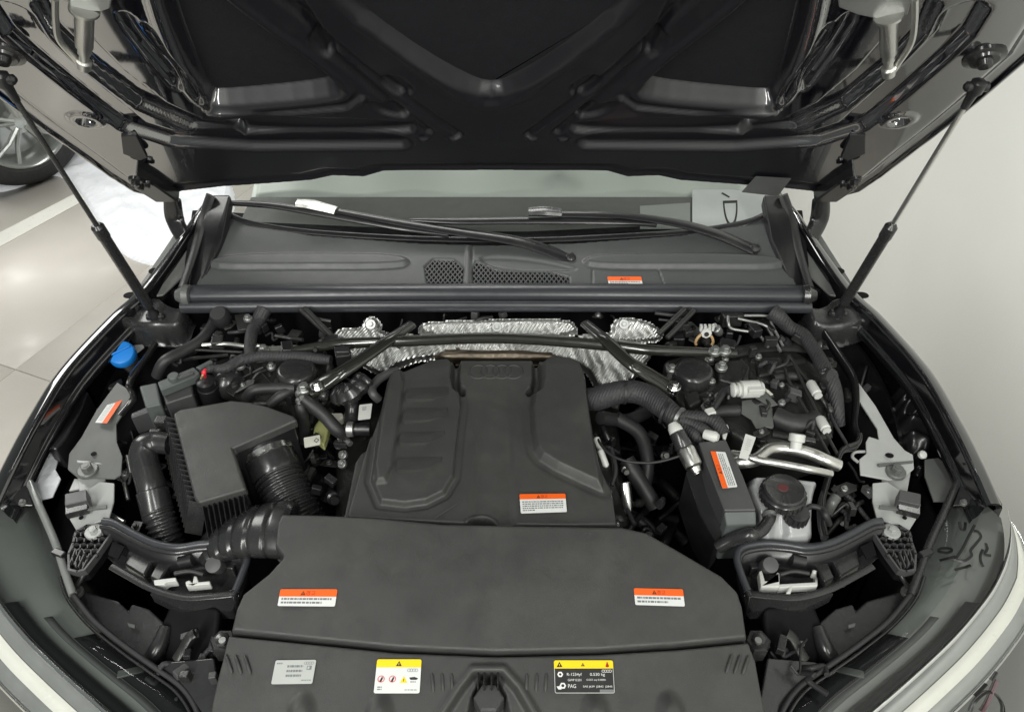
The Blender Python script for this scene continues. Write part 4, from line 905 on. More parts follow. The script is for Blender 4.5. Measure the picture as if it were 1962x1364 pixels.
# grey bracket with label
bl = slab('headlamp_support_bracket', W3('M', .91, (850, 500, .93), (950, 560, .925), (965, 620, .92), (845, 800), (850, 940), (890, 1040, .90), (880, 1170, .89), (830, 1200, .89), (560, 1190, .89), (490, 1130, .89), (500, 1020, .90), (590, 900), (700, 700, .92)), .004, 'dull_metal', car, bevel=.0015, label='grey steel bracket with an orange sticker in front of the washer filler')
slab('bracket_step', W3('M', .897, (555, 1065), (745, 1078), (742, 1095), (560, 1082)), .004, 'grey_metal', bl, bevel=.001)
bolt(W3('M', .893, (640, 1140))[0], .010, bl, 'dull_metal', flange=1.9)
lathe('hole', W3('M', .903, (680, 1022))[0], (0, 0, 1), [(0, .005), (.001, .005)], 'cavity', bl, 12)
c4 = W3('M', .922, (862, 608), (908, 608), (775, 800), (692, 797)); c4 = W3('M', .92, (822, 606), (908, 608), (778, 802), (692, 797))
Lb = Label([c4[2], c4[1], c4[0], c4[3]], 60, 24); Lb.rrect(0, 0, 60, 24, 1, 'label_white', .0012); Lb.rrect(0, 0, 60, 10, 1, 'orange', .0015, (1, 1, 0, 0)); Lb.lines(4, 54, 13, 22, 3, 'label_silver', .0014, 61)
Lb.build('warning_label', bl, 'orange and white sticker on the steel bracket')
slab('lower_bracket', W3('M', .875, (540, 1200), (690, 1205), (700, 1250), (500, 1290)), .004, 'grey_metal', bl, bevel=.001)
slab('wing_liner', W3('M', .86, (340, 985), (420, 1060), (400, 1130), (440, 1200), (380, 1330), (250, 1364), (200, 1200), (310, 1080)), .004, 'sheet', car, bevel=.001, label='pale creased liner film showing beside the lamp strip')
slab('dark_liner', W3('M', .90, (300, 720), (600, 560), (640, 560), (600, 680), (480, 900), (400, 990), (330, 960), (320, 780)), .06, 'black_plastic', car, bevel=.01)
# hoses near the brace foot
hose('hose', 'N', .95, [(215, 540, .965), (330, 630), (450, 740, .93), (560, 860, .91), (640, 900, .89)], [.011, .0125, .0125, .013, .013], label='black rubber hose running from the brace foot towards the engine')
hose('hose', 'N', .94, [(180, 600, .955), (200, 680), (225, 800, .90), (240, 960, .86)], [.010, .011, .0115, .0115], label='black rubber hose dropping beside the filter box lid')
hose('hose', 'G', .95, [(1015, 830, .93), (1080, 760), (1250, 742), (1440, 745)], [.012, .011, .011, .011], label='black hose crossing behind the filter box lid')
hose('hose', 'G', .945, [(1210, 890, .93), (1320, 800), (1440, 745)], [.011, .011, .011])
mb = MB()
for (x, y, z, r) in ((165, 490, .962, .008), (205, 545, .958, .009), (190, 600, .952, .010), (240, 560, .962, .007), (160, 560, .955, .006)): mb.add(*g_lathe(W3('N', z, (x, y))[0], (.3, -.5, 1), [(-.012, r * .7), (.002, r * .8), (.006, r * .5)], 10))
mb.build('quick_connector', 'zinc', car, smooth=40)
bo = W3('N', .945, (560, 500, .93), (700, 480, .945), (840, 340, .955))
v, f = g_tube(resample(cat(bo, 8), .003), lambda t: .027 * (1 - .10 * (1 if (t * 5) % 1 < .3 else 0)), 8, (1, .75)); obj('boot', v, f, 'satin_plastic', car, smooth=40, label='ribbed black rubber boot beside the engine cover')
hose('pipe', 'N', .925, [(690, 570), (710, 640), (700, 720, .91), (690, 850, .88)], [.016, .014, .014, .014], 'black_plastic')
hose('pipe', 'N', .90, [(640, 850), (740, 850), (890, 850)], [.013, .013, .013], 'black_plastic')
lathe('pipe_clip', W3('N', .905, (690, 850))[0], (1, 0, 0), [(-.006, .015), (.006, .015)], 'zinc', car, 16)
for cs, nm in (((780, 610), (910, 595), (890, 750), (765, 765)), 0), (((220, 940), (385, 910), (388, 1010), (230, 1042)), 1):
    c = W3('N', .945 if nm == 0 else .90, *cs); Lb = Label(c, 30, 30 if nm == 0 else 20); h = 30 if nm == 0 else 20; Lb.rrect(0, 0, 30, h, 2, 'white_plastic' if nm == 0 else 'cream_plastic', .001)
    if nm == 0: Lb.lines(8, 18, 5, 13, 4, 'ink_grey', .0014, 71, 1)
    else: Lb.ring(23, 10, 5, 1.6, 'ink', .0014, 4)
    Lb.build('paper_tag', car, 'white paper tag beside the engine cover edge' if nm == 0 else 'cream paper tag beside the filter outlet')
slab('yellow_sleeve', W3('N', .89, (380, 730), (480, 820), (440, 960), (420, 1010), (310, 920), (320, 820)), .02, 'yellow_film', car, bevel=.004)
slab('reservoir_lid', W3('N', .90, (470, 680), (610, 680), (625, 720), (540, 790)), .02, 'cream_plastic', car, bevel=.004)
hose('coolant_pipe', 'Q', .945, [(440, 178, .945), (380, 190), (300, 235), (258, 285), (262, 330), (300, 370, .93)], .009, 'grey_plastic', label='grey coolant pipe looping round the engine cover corner')
for x, y in ((30, 670), (60, 640), (60, 740), (55, 800)): bolt(W3('Q', .86, (x, y))[0], .006, car, 'zinc', (-.4, -.3, 1))
# long grey engine edge parts left of the cover
hose('fuel_line', 'N', .88, [(560, 930), (620, 930), (690, 1000)], .006, 'zinc')

# ================================================================== RIGHT SIDE OF THE BAY
tr = slab('turret_top', [P(x, y, .935) for x, y in ((1270, 690), (1330, 668), (1420, 668), (1520, 664), (1570, 700), (1600, 770), (1600, 830), (1540, 850), (1440, 850), (1370, 810), (1300, 770))], .12, 'dark_metal', car, bevel=.012, label='dark pressed suspension turret under the white connector')
# stamped ribs on the turret
for pts in ([(1390, 690), (1440, 720), (1450, 760)], [(1440, 690), (1480, 700), (1540, 690)], [(1470, 800), (1530, 812), (1580, 800)], [(1450, 725), (1520, 740), (1560, 735)], [(1480, 830), (1540, 840), (1590, 832)]):
    tube('stamped_rib', [P(x, y, .936) for x, y in pts], .006, 'dark_metal', tr, 10, flat=(1.6, .8))
fl = [(1330, 690), (1400, 676), (1480, 664), (1570, 668)]
tube('turret_flange', [P(x, y, .945) for x, y in fl], .007, 'dark_metal', tr, 10, flat=(2.2, .6))
# castings and hoses that crowd the turret
for nm, z, pts, h, m_ in (('turret_step', .948, [(740, 470), (1000, 450), (1010, 620), (870, 660), (750, 620)], .03, 'dark_metal'), ('turret_step', .945, [(1050, 440), (1270, 430), (1310, 560), (1080, 600)], .02, 'dark_metal'),
                         ('pump_housing', .93, [(890, 960), (1010, 930), (1060, 1040), (980, 1120), (890, 1090)], .05, 'black_plastic'), ('loom_bracket', .95, [(470, 740), (580, 700), (620, 800), (520, 850)], .03, 'dark_metal')):
    slab(nm, W3('H', z, *pts), h, m_, tr if nm == 'turret_step' else car, bevel=.006)
for pts, r in (([(1210, 930), (1350, 985), (1480, 990), (1560, 960)], .020), ([(690, 900), (800, 885), (920, 880)], .012), ([(1200, 620), (1330, 600), (1460, 610)], .009), ([(620, 800), (720, 770), (800, 740)], .006), ([(1230, 830), (1300, 800), (1380, 740)], .006), ([(940, 470), (990, 540), (950, 640)], .004)):
    tube('hose', W3('H', .945, *pts), r, 'rubber', car, 14)
for x, y in ((690, 455), (810, 455), (700, 640), (750, 760), (1270, 815), (1080, 440)): bolt(W3('H', .955, (x, y))[0], .0045, car, 'zinc')
# foil tag plate
slab('shield_plate', W3('H', .955, (945, 800), (1060, 780), (1190, 840), (1205, 1010), (1190, 1024), (1150, 1012), (1110, 1024), (1060, 1022), (1020, 950), (940, 900)), .003, 'dull_metal', car, bevel=.001, label='small grey heat plate under the white connector')
slab('shield_plate_arm', W3('H', .962, (1050, 770), (1130, 720), (1240, 830), (1180, 845)), .003, 'dull_metal', car, bevel=.001)
# white connector
a, b = W3('H', .975, (850, 712), (1115, 700)); ax = b - a; Lc = ax.length
wc_ = empty('white_connector', a, car); wc_['label'] = 'off-white cylindrical cable connector on the suspension turret'
lathe('body', a, ax, [(0, .008), (.004, .014), (.008, .014), (.009, .010), (.012, .010), (.013, .014), (.017, .014), (Lc * .3, .012), (Lc * .33, .017), (Lc * .86, .017), (Lc * .88, .012), (Lc * .94, .014), (Lc, .012)], 'white_plastic', wc_, 20)
box('latch', (a + b) / 2 + Vector((.012, -.012, .008)), (.03, .012, .014), 'white_plastic', wc_, ex=ax, bevel=.002)
tube('cable', [a, *W3('H', .968, (800, 720), (755, 790), (715, 850), (700, 880))], [.009, .0075, .007, .007, .007], 'rubber', wc_, 12)
tube('tail_wire', [b, *W3('H', .962, (1150, 720), (1190, 755))], .003, 'cream_plastic', wc_, 8)
box('cable_clip', W3('H', .97, (682, 908))[0], (.018, .016, .02), 'white_plastic', wc_, ex=(.9, .3, 0), bevel=.003)
# big taped loom from behind the engine
lm = empty('main_loom', P(1304, 806, .95), car); lm['label'] = 'thick taped wiring loom splitting into three branches behind the black cable box'
tube('trunk', W3('O', .965, (20, 235, .93), (90, 228, .95), (210, 190), (330, 180), (440, 212), (520, 270), (600, 335), (655, 378)), [.022, .023, .0225, .022, .0225, .022, .020, .018], 'tape', lm, 18)
tube('branch', W3('H', .965, (430, 930), (520, 935), (640, 940), (730, 975), (790, 1080, .955)), [.015, .013, .012, .013, .014], 'tape', lm, 14)
tube('branch', W3('H', .962, (440, 960), (540, 990), (620, 1030), (700, 1080, .955)), [.014, .011, .011, .010], 'tape', lm, 14)
tube('branch', W3('H', .958, (420, 970), (500, 1030), (560, 1080), (600, 1130, .945)), [.012, .010, .010, .010], 'tape', lm, 14)
for x, y in ((560, 325), (650, 362), (275, 185)):
    p = W3('O', .966, (x, y))[0]; d = Vector((.8, -.6, 0)) if x > 300 else Vector((1, 0, 0))
    lathe('cable_tie', p - d * .003, d, [(0, .0235), (.005, .0235)] if x < 600 else [(0, .021), (.006, .021)], 'zinc' if x > 600 else 'rubber', lm, 20)
lathe('white_end', W3('H', .968, (640, 1070))[0], (.7, -.5, .2), [(0, .009), (.02, .010), (.026, .006)], 'white_plastic', lm, 14)
slab('white_tab', W3('H', .96, (765, 985), (830, 990), (840, 1020), (815, 1110), (790, 1100)), .006, 'white_plastic', lm, bevel=.002)
# silver connector
a, b = W3('H', .985, (375, 985), (540, 1300)); b = P(1325, 884, .955); ax = b - a; Lc = ax.length
sv = empty('silver_connector', a, car); sv['label'] = 'shiny silver pen-shaped connector beside the black cable box'
lathe('tip', a, ax, [(0, .008), (.008, .012), (.016, .013), (.020, .0125)], 'white_plastic', sv, 20)
lathe('collar', a + ax.normalized() * .018, ax, [(0, .0125), (.002, .0145), (.03, .0155), (.032, .014)], 'satin_plastic', sv, 20)
lathe('body', a + ax.normalized() * .05, ax, [(0, .015), (.004, .0165), (Lc * .45, .016), (Lc * .5, .011), (Lc * .62, .009), (Lc * .64, .006), (Lc - .05, .001)], 'aluminium', sv, 24)
tube('thin_wire', [P(1140, 832, .93), P(1160, 862, .935), P(1195, 882, .94), (P(1250, 886, .945)), P(1300, 874, .955), P(1326, 862, .965)], .0025, 'rubber', car, 8, label='thin black wire sagging between engine cover and silver connector')
# black cable box
bx_ = empty('cable_box', P(1390, 930, .9), car); bx_['label'] = 'angular black plastic cable box with an orange sticker'
tp = [P(1338, 846, .965), P(1391, 841, .965), P(1424, 911, .958), P(1449, 977, .945), P(1388, 978, .945), P(1362, 911, .958)]
slab('cover', tp, .10, 'grey_plastic', bx_, bevel=.003)
slab('front_step', [P(1387, 979, .944), P(1449, 978, .944), P(1450, 1005, .925), P(1392, 1007, .925)], .10, 'box_plastic', bx_, bevel=.003)
slab('side_wall', [P(1314, 905, .93), P(1336, 862, .94), P(1362, 915, .94), P(1387, 982, .93), P(1392, 1010, .915), P(1372, 1040, .87), P(1340, 985, .89)], .10, 'black_plastic', bx_, bevel=.003)
c = W3('J', .96, (492, 412), (632, 420), (745, 745), (605, 760)); c = [P(p[0], p[1], z) for p, z in zip(q('J', (492, 412), (632, 420), (745, 745), (605, 760)), (.9645, .9645, .958, .958))]
# sticker reads along the box: its orange header lies towards the engine
warn('warning_label', bx_, [c[3], c[0], c[1], c[2]], 4, 'orange and white warning sticker running along the cable box', 31, w=60, h=24, band=.36)
# coolant tank
ct = empty('coolant_tank', P(1505, 960, .88), car); ct['label'] = 'grey plastic coolant expansion tank with a large black cap'
tf_ = frame2((1505, 1030), .905, (1505, 905), .935)
tu = lambda *p: [tf_.px(*x) for x in p]
t_out = tu((1418, 900), (1500, 902), (1584, 912), (1574, 945), (1570, 975), (1582, 1034), (1520, 1040), (1462, 1036), (1446, 1000))
small = tf_.px(1527, 985)
ridge_ = tu((1492, 972), (1500, 1010), (1498, 1040)); seamt = tu((1425, 915), (1500, 918), (1580, 926))
def tank_h(U, V, d):
    H = -.02 * ss(tu((1505, 975))[0][1], tu((1505, 1035))[0][1], V) * 0
    H += .004 * ss(.004, .001, ldist(seamt, U, V)) - .012 * ss(.02, .004, ldist(ridge_, U, V))
    H -= .02 * ss(.06, .0, V) * 1.0
    return H
hf('tank_shell', tf_, t_out, tank_h, .0025, 'tank', ct, skirt=.08, edge=.02, rnd=1)
cc = P(1504, 936, .95)
lathe('tank_cap', cc - Vector((0, 0, .014)), (0, 0, 1), [(-.012, .032), (-.010, .0375), (.004, .038), (.006, .036), (.012, .035), (.014, .032), (.013, .029), (.013, .005)], 'satin_plastic', ct, 40)
mb = MB()
for i in range(24):
    a_ = 2 * math.pi * i / 24; mb.add(*g_box(cc + Vector((math.cos(a_) * .0377, math.sin(a_) * .0377, -.017)), (.004, .005, .012), (math.cos(a_), math.sin(a_), 0)))
mb.build('cap_grip', 'satin_plastic', ct)
lathe('cap_symbol', cc + Vector((-.002, .003, -.001)), (0, 0, 1), [(0, .008), (.0006, .0075)], 'dark_red', ct, 20, sx=1.2)
sc = tf_.pt(*small, .0); lathe('bleed_cap', sc, (0, -.2, 1), [(-.02, .019), (.006, .0195), (.010, .018), (.012, .012)], 'black_plastic', ct, 24)
mb = MB()
for i in range(16):
    a_ = 2 * math.pi * i / 16; mb.add(*g_box(sc + Vector((math.cos(a_) * .0192, math.sin(a_) * .0192, -.004)), (.003, .004, .018), (math.cos(a_), math.sin(a_), 0)))
mb.build('bleed_cap_grip', 'rubber', ct)
tube('overflow_hose', W3('J', .92, (1380, 960), (1430, 925), (1500, 935), (1545, 960), (1570, 1010), (1600, 1090, .90)), [.004, .005, .005, .006, .006, .006], 'rubber', ct, 10)
tube('bleed_hose', W3('J', .92, (1040, 960, .925), (1050, 1000), (1030, 1070), (980, 1140), (920, 1180), (850, 1190), (700, 1230, .90), (560, 1310, .88)), [.010, .011, .0105, .0105, .010, .012, .012, .011], 'satin_plastic', ct, 14)
lathe('hose_clip', W3('J', .925, (1040, 985))[0] + Vector((0, .0, -.002)), (0, -.8, -.1), [(0, .0125), (.006, .0125)], 'zinc', ct, 14)
# aluminium air-con pipes
acp = empty('aircon_pipes', P(1500, 870, .95), car); acp['label'] = 'pair of bare aluminium air conditioning pipes above the coolant tank'
tube('pipe', W3('J', .955, (700, 515, .945), (800, 512), (900, 495), (960, 460), (1030, 405), (1110, 383), (1230, 390), (1330, 408), (1440, 440), (1560, 490), (1690, 545, .945)), .0115, 'aluminium', acp, 16)
tube('pipe', W3('J', .97, (700, 430, .955), (800, 445, .965), (870, 470), (960, 500), (1100, 520), (1250, 548), (1420, 580), (1620, 622, .955)), .0065, 'aluminium', acp, 14)
a, b = P(1524, 862, .965), P(1528, 832, .985)
lathe('service_port', a, b - a, [(0, .010), ((b - a).length * .5, .010), ((b - a).length * .55, .014), ((b - a).length, .014), ((b - a).length * 1.05, .011)], 'white_plastic', acp, 16)
c = W3('J', .985, (820, 250), (918, 282), (855, 448), (772, 428)); c[2].z = c[3].z = .972
Lb = Label(c, 20, 36); Lb.rrect(0, 0, 20, 36, 1, 'white_plastic', .0008); Lb.lines(6, 15, 6, 24, 6, 'label_silver', .0012, 33, 1); Lb.build('pipe_tag', acp, 'white paper tag wrapped on the aluminium pipes')
bolt(P(1457, 848, .93), .009, car, 'dark_metal')
# corrugated loom down the right
tube('corrugated_loom', W3('H', .965, (1190, 75, .99), (1250, 120, .985), (1330, 200), (1440, 260), (1500, 340), (1560, 430), (1620, 540), (1680, 640), (1710, 760, .95), (1725, 900, .93), (1740, 1000, .91)), [.018, .016, .0145, .014, .014, .014, .015, .014, .014, .013, .011], 'tape', car, 16, label='taped corrugated loom sweeping down inside the wing by the wall')
lathe('loom_clip', W3('H', .972, (1655, 600))[0], (.3, -.7, .6), [(-.012, .016), (.006, .017), (.01, .014)], 'satin_plastic', car, 18)
tube('loom_branch', W3('H', .94, (1585, 760), (1650, 850), (1680, 950), (1780, 1120, .93), (1810, 1180, .93)), .0035, 'rubber', car, 8)
# brake lines
for nm, pts in enumerate(([(830, 110, .985), (835, 170, .98), (870, 215, .97), (1060, 245, .965), (1100, 280, .96), (1160, 365, .955)], [(910, 130, .985), (1000, 150, .98), (1130, 185, .97), (1170, 230, .965), (1260, 400, .955)], [(960, 105, .985), (1160, 112, .98), (1190, 180, .97), (1280, 355, .955)],
              [(1295, 540, .955), (1330, 640), (1450, 850), (1560, 1060), (1655, 1240, .95)], [(1380, 520, .955), (1440, 650), (1540, 860), (1590, 970), (1640, 1080), (1720, 1230, .95)], [(1330, 430, .955), (1420, 560), (1530, 690), (1600, 790), (1645, 870, .945), (1660, 960, .935)])):
    tube('brake_line', W3('H', .955, *pts), .0032, 'zinc' if nm < 3 else 'dark_metal', car, 8)
for x, y, x2, y2 in ((1500, 650, 1570, 765), (1575, 940, 1640, 1050)):
    a, b = W3('H', .962, (x, y), (x2, y2)); lathe('white_line_clip', a, b - a, [(0, .007), (.004, .0095), ((b - a).length * .8, .0095), ((b - a).length * .85, .0075), ((b - a).length, .008)], 'white_plastic', car, 14)
slab('valve_block', W3('H', .985, (770, 75), (960, 75), (960, 110), (800, 118)), .03, 'dark_metal', car, bevel=.003)
# little claw-shaped clip with tan legs
cl = empty('claw_clip', P(1350, 650, .96), car); cl['label'] = 'small white claw clip with two tan legs near the cowl'
mb = MB(); cpt = W3('H', .985, (650, 240))[0]
mb.add(*g_lathe(cpt, (0, -1, .3), [(-.006, .011), (.006, .011)], 8))
for dx in (-.012, -.004, .005, .012): mb.add(*g_box(cpt + Vector((dx, 0, .012)), (.005, .008, .012)))
mb.build('head', 'white_plastic', cl, smooth=30)
lathe('eye', cpt + Vector((0, -.007, .0)), (0, -1, .3), [(0, .005), (.001, .005)], 'dark_metal', cl, 12)
for s in (-1, 1): tube('leg', [cpt + Vector((s * .008, 0, -.006)), cpt + Vector((s * .015, -.002, -.014)), cpt + Vector((s * .018, -.004, -.024)), cpt + Vector((s * .016, -.005, -.03))], .003, 'tan', cl, 8)
# black coated ducting seen on firewall right
for pts, r in (([(1255, 600, .99), (1300, 605, .985), (1315, 598, .985)], .004), ([(1330, 598, .985), (1310, 615, .98), (1290, 615, .98), (1262, 612, .98)], .003), ([(1180, 800, .9), (1225, 830, .87), (1240, 880, .82), (1235, 930, .78)], .014), ([(1200, 880, .86), (1230, 930, .83), (1255, 970, .8)], .016), ([(1165, 860, .90), (1180, 920, .89), (1200, 970, .88), (1215, 1005, .88)], .004), ([(1172, 930, .9), (1180, 900, .91), (1172, 860, .92)], .004), ([(1150, 800, .92), (1200, 805, .88), (1240, 790, .86)], .013)):
    tube('hose', [P(*p) for p in pts], r, 'rubber', car, 12)
for x, y, l in ((1142, 838, .026), (1150, 862, .030)): 
    a = P(x, y, .93); lathe('sensor_plug', a, (.25, -.75, -.3), [(0, .004), (.002, .006), (l, .006), (l + .004, .003)], 'white_plastic', car, 12)
lathe('dipstick', P(1198, 935, .90), (.1, -.6, -.6), [(-.01, .010), (0, .011), (.035, .010), (.05, .004)], 'steel', car, 14)
# engine block mass low down, so the gaps between hoses show machinery
slab('engine_block', [P(x, y, .78) for x, y in ((640, 760), (1180, 760), (1210, 1000), (640, 1000))], .3, 'dark_metal', car, bevel=.02)
for i in range(16):
    rd = random.Random(i); x, y = rd.uniform(1170, 1320), rd.uniform(830, 1050); a = P(x, y, rd.uniform(.5, .62)); b = a + Vector((rd.uniform(-.12, .12), rd.uniform(-.1, .1), rd.uniform(-.1, .02)))
    tube('hose', [a, (a + b) / 2 + Vector((0, 0, .03)), b], rd.uniform(.006, .016), 'rubber', car, 8)
for i in range(14):
    rd = random.Random(50 + i); x, y = rd.uniform(560, 660), rd.uniform(830, 980); a = P(x, y, rd.uniform(.55, .7)); b = a + Vector((rd.uniform(-.1, .1), rd.uniform(-.1, .1), rd.uniform(-.1, .02)))
    tube('hose', [a, (a + b) / 2 + Vector((0, 0, .03)), b], rd.uniform(.006, .016), 'rubber', car, 8)
# clutter on the firewall under the seal
for i in range(18):
    rd = random.Random(90 + i); x = rd.choice([rd.uniform(380, 640), rd.uniform(1280, 1480)]); y = rd.uniform(600, 680)
    box('firewall_boss', P(x, y, .955 + rd.uniform(-.03, .02)), (rd.uniform(.012, .04), rd.uniform(.012, .03), rd.uniform(.01, .03)), rd.choice(['dark_metal', 'black_plastic', 'satin_plastic']), car, ex=(1, rd.uniform(-.4, .4), 0), bevel=.003)
# pale steel bracket on the right, its lug and rubber block
br2 = slab('headlamp_support_bracket', W3('L', .915, (315, 535, .935), (335, 540, .934), (360, 590, .932), (470, 740, .925), (590, 950, .91), (660, 1030, .905), (715, 1060, .90), (722, 1150, .895), (650, 1215, .89), (560, 1225, .89), (370, 1190, .89), (362, 1090, .90), (410, 1050, .905), (405, 980, .91), (425, 940, .912), (490, 960, .912), (480, 890, .917), (350, 690, .93)), .004, 'grey_metal', car, bevel=.0015, label='pale grey steel bracket bolted inside the wing by the wall')
slab('bracket_step', W3('L', .901, (480, 1118), (715, 1098), (715, 1110), (495, 1130)), .006, 'dull_metal', br2, bevel=.001)
bolt(W3('L', .894, (600, 1172))[0], .010, br2, 'dull_metal', flange=1.8)
lathe('hole', W3('L', .904, (560, 1066))[0], (0, 0, 1), [(0, .006), (.001, .006)], 'cavity', br2, 12, sx=1.3)
tube('wire_loop', W3('L', .90, (400, 1040), (335, 1045), (318, 1075), (355, 1110)), .003, 'grey_metal', br2, 8)
slab('wing_liner', W3('L', .87, (790, 1090), (880, 1080), (1000, 1180), (960, 1364), (850, 1364), (790, 1200)), .004, 'dull_metal', car, bevel=.001)
# crinkled black plastic liner between bracket and wing
lf2 = frame_z(1770, 820, .86)
hf('wheel_arch_liner', lf2, [lf2.px(*p) for p in q('L', (590, 560), (640, 560), (800, 720), (880, 800), (880, 960), (830, 1080), (740, 1060), (660, 900), (600, 740))], lambda U, V, d: .012 * np.sin(U * 90 + 6 * np.sin(V * 50)) + .008 * np.sin(V * 140 + U * 60) + .02 * np.sin(V * 25), .003, 'black_plastic', car, skirt=.05, edge=.02, label='crinkled glossy black arch liner below the wing edge by the wall')
lathe('white_peg', W3('L', .875, (768, 1062))[0], (.2, -.6, 1), [(0, .008), (.006, .008), (.009, .005)], 'white_plastic', car, 12)
tube('inner_rail', W3('L', .90, (100, 220, .955), (220, 400, .95), (320, 560, .945), (340, 700, .935), (330, 860, .92), (355, 950, .915)), [.005, .006, .006, .006, .005, .005], 'dark_paint', car, 12, flat=(1, 2.2), label='dark painted edge rail between loom and pale bracket')
tube('inner_rail', [P(1646, 836, .925), P(1640, 852, .922), P(1613, 864, .92), (P(1600, 890, .917)), P(1588, 912, .914), P(1574, 962, .91), P(1574, 1000, .905), P(1580, 1030, .90)], .006, 'dark_paint', car, 12, flat=(1, 2.2), label='dark painted panel edge beside the coolant tank')
hose('pipe', 'K', .86, [(1000, 90), (1040, 20, .88), (1080, -40, .885)], [.010, .010, .010], 'dull_metal')
for pts in ([(1100, 60), (1150, 20), (1190, 60), (1200, 180)],): hose('thin_wire', 'K', .85, pts, .003, 'rubber')

# ================================================================== FRONT CORNERS (same build both sides, right side measured)
def corner(s):
    near = 'the air filter box' if s < 0 else 'the coolant tank'
    F = lambda pts: [Vector((s * p.x, p.y, p.z)) for p in pts]
    D = lambda nm, v: nm
    dull = 'grey_metal'
    # ---- lamp bracket plate and rubber block
    lb = empty('lamp_bracket', F([P(1720, 960, .87)])[0], car); lb['label'] = 'grey steel lamp bracket with a black rubber block next to ' + near
    slab('plate', F([P(1672, 925, .885), P(1700, 922, .885), P(1742, 950, .88), P(1765, 965, .875), P(1755, 995, .868), P(1742, 1016, .86), P(1680, 992, .865), P(1672, 960, .875)]), .005, dull, lb, bevel=.0015)
    slab('rubber_block', F([P(1724, 937, .905), P(1765, 946, .903), P(1764, 968, .902), P(1721, 958, .904)]), .024, 'grey_plastic', lb, bevel=.0015)
    slab('rubber_foot', F([P(1721, 960, .898), P(1764, 970, .896), P(1764, 986, .885), P(1721, 975, .887)]), .014, 'satin_plastic', lb, bevel=.0015)
    slab('clip_bar', F([P(1685, 966, .888), P(1735, 972, .885), P(1735, 978, .884), P(1684, 973, .887)]), .004, 'dull_metal', lb, bevel=.001)
    lathe('hole', F([P(1733, 992, .872)])[0], (0, 0, 1), [(0, .004), (.0012, .004)], 'cavity', lb, 12)
    slab('lower_plate', F([P(1690, 905, .88), P(1745, 905, .88), P(1738, 945, .875), P(1690, 930, .877)]), .004, dull, lb, bevel=.001)
    slab('wing_tip_plate', F([P(1850, 905, .896), P(1868, 890, .905), P(1902, 930, .905), P(1922, 968, .898), P(1880, 966, .892), P(1826, 968, .884)]), .004, 'dark_paint', car, bevel=.0015)
    for x, y, z in ((1846, 962, .89), (1892, 955, .899)): bolt(F([P(x, y, z)])[0], .004, car, 'dull_metal')
    # ---- honeycomb crash bracket
    hz = .862
    hb = empty('honeycomb_bracket', F([P(1720, 1050, hz)])[0], car); hb['label'] = 'black honeycomb plastic bracket with a grey washer bolt next to ' + near
    out = [(1674, 1022), (1684, 1008), (1722, 1008), (1742, 1020), (1746, 1040), (1754, 1062), (1752, 1092), (1736, 1096), (1722, 1092), (1700, 1062)]
    slab('base', F([P(x, y, hz - .006) for x, y in out]), .03, 'cavity', hb, bevel=.002)
    mb = MB()
    def wall(a, b, t=.0026, h=.014):
        a, b = F([P(*a, hz)])[0], F([P(*b, hz)])[0]; mb.add(*g_box((a + b) / 2 - Vector((0, 0, h / 2 - .003)), ((b - a).length + t * .7, t, h), b - a))
    for a, b in zip(out, out[1:] + out[:1]): wall(a, b, .0035)
    cells = [(1690, 1032), (1705, 1038), (1693, 1048), (1708, 1054), (1722, 1046), (1700, 1064), (1718, 1066)]
    A_ = np.array(out); seen = set()
    for gi in range(-6, 10):
        for gj in range(-6, 10):
            cx_ = 1690 + gi * 14.0 + (7.0 if gj % 2 else 0); cy_ = 1036 + gj * 11.5
            hx_ = [(cx_ + 8.1 * math.cos(R(60 * k + 30)), cy_ + 7.7 * math.sin(R(60 * k + 30))) for k in range(6)]
            for k in range(6):
                a_, b_ = hx_[k], hx_[(k + 1) % 6]; m_ = (round((a_[0] + b_[0]) / 2), round((a_[1] + b_[1]) / 2))
                if m_ in seen or sdf(out, np.array([m_[0]]), np.array([m_[1]]))[0] > -1.5 or (m_[1] > 1062 and k in (0, 1, 3, 4)): continue
                seen.add(m_); wall(a_, b_, .0016)
    for k in range(4): wall((1714 + k * 9, 1062 - k * 3), (1726 + k * 8, 1090 - k * 4), .0018)
    mb.build('honeycomb', 'grey_plastic', hb, smooth=30)
    bolt(F([P(1708, 1018, hz + .002)])[0], .007, hb, 'grey_metal', flange=2.2)
    tube('bracket_edge', F([P(1700, 1062, hz), P(1716, 1086, .85), P(1738, 1122, .83), P(1752, 1140, .82)]), .004, 'satin_plastic', hb, 8)
    # ---- sealed air duct with lamp wiring
    dk = empty('lamp_service_duct', F([P(1540, 1080, .84)])[0], car); dk['label'] = 'black lipped service opening with white lamp connectors next to ' + near
    rim = [(1432, 1132, .862), (1420, 1100, .868), (1412, 1068, .874), (1422, 1048, .878), (1462, 1040, .880), (1500, 1042, .880), (1545, 1048, .880), (1590, 1040, .880), (1630, 1022, .882), (1668, 1002, .884), (1690, 998, .884)]
    tube('seal_lip', F([P(*p) for p in rim]), .0065, 'seal_rubber', dk, 12, 6)
    tube('seal_lip_inner', F([P(p[0] + 4, p[1] + 10, p[2] - .006) for p in rim]), .005, 'satin_plastic', dk, 10, 6)
    # basin walls and floor
    top = [P(p[0] + 5, p[1] + 12, p[2] - .008) for p in rim]; r0 = F(cat(top, 4)); r1 = [p + Vector((0, -.012, -.065)) for p in r0]
    loft('duct_wall', [r0, r1], 'black_plastic', dk, smooth=60, thick=.003)
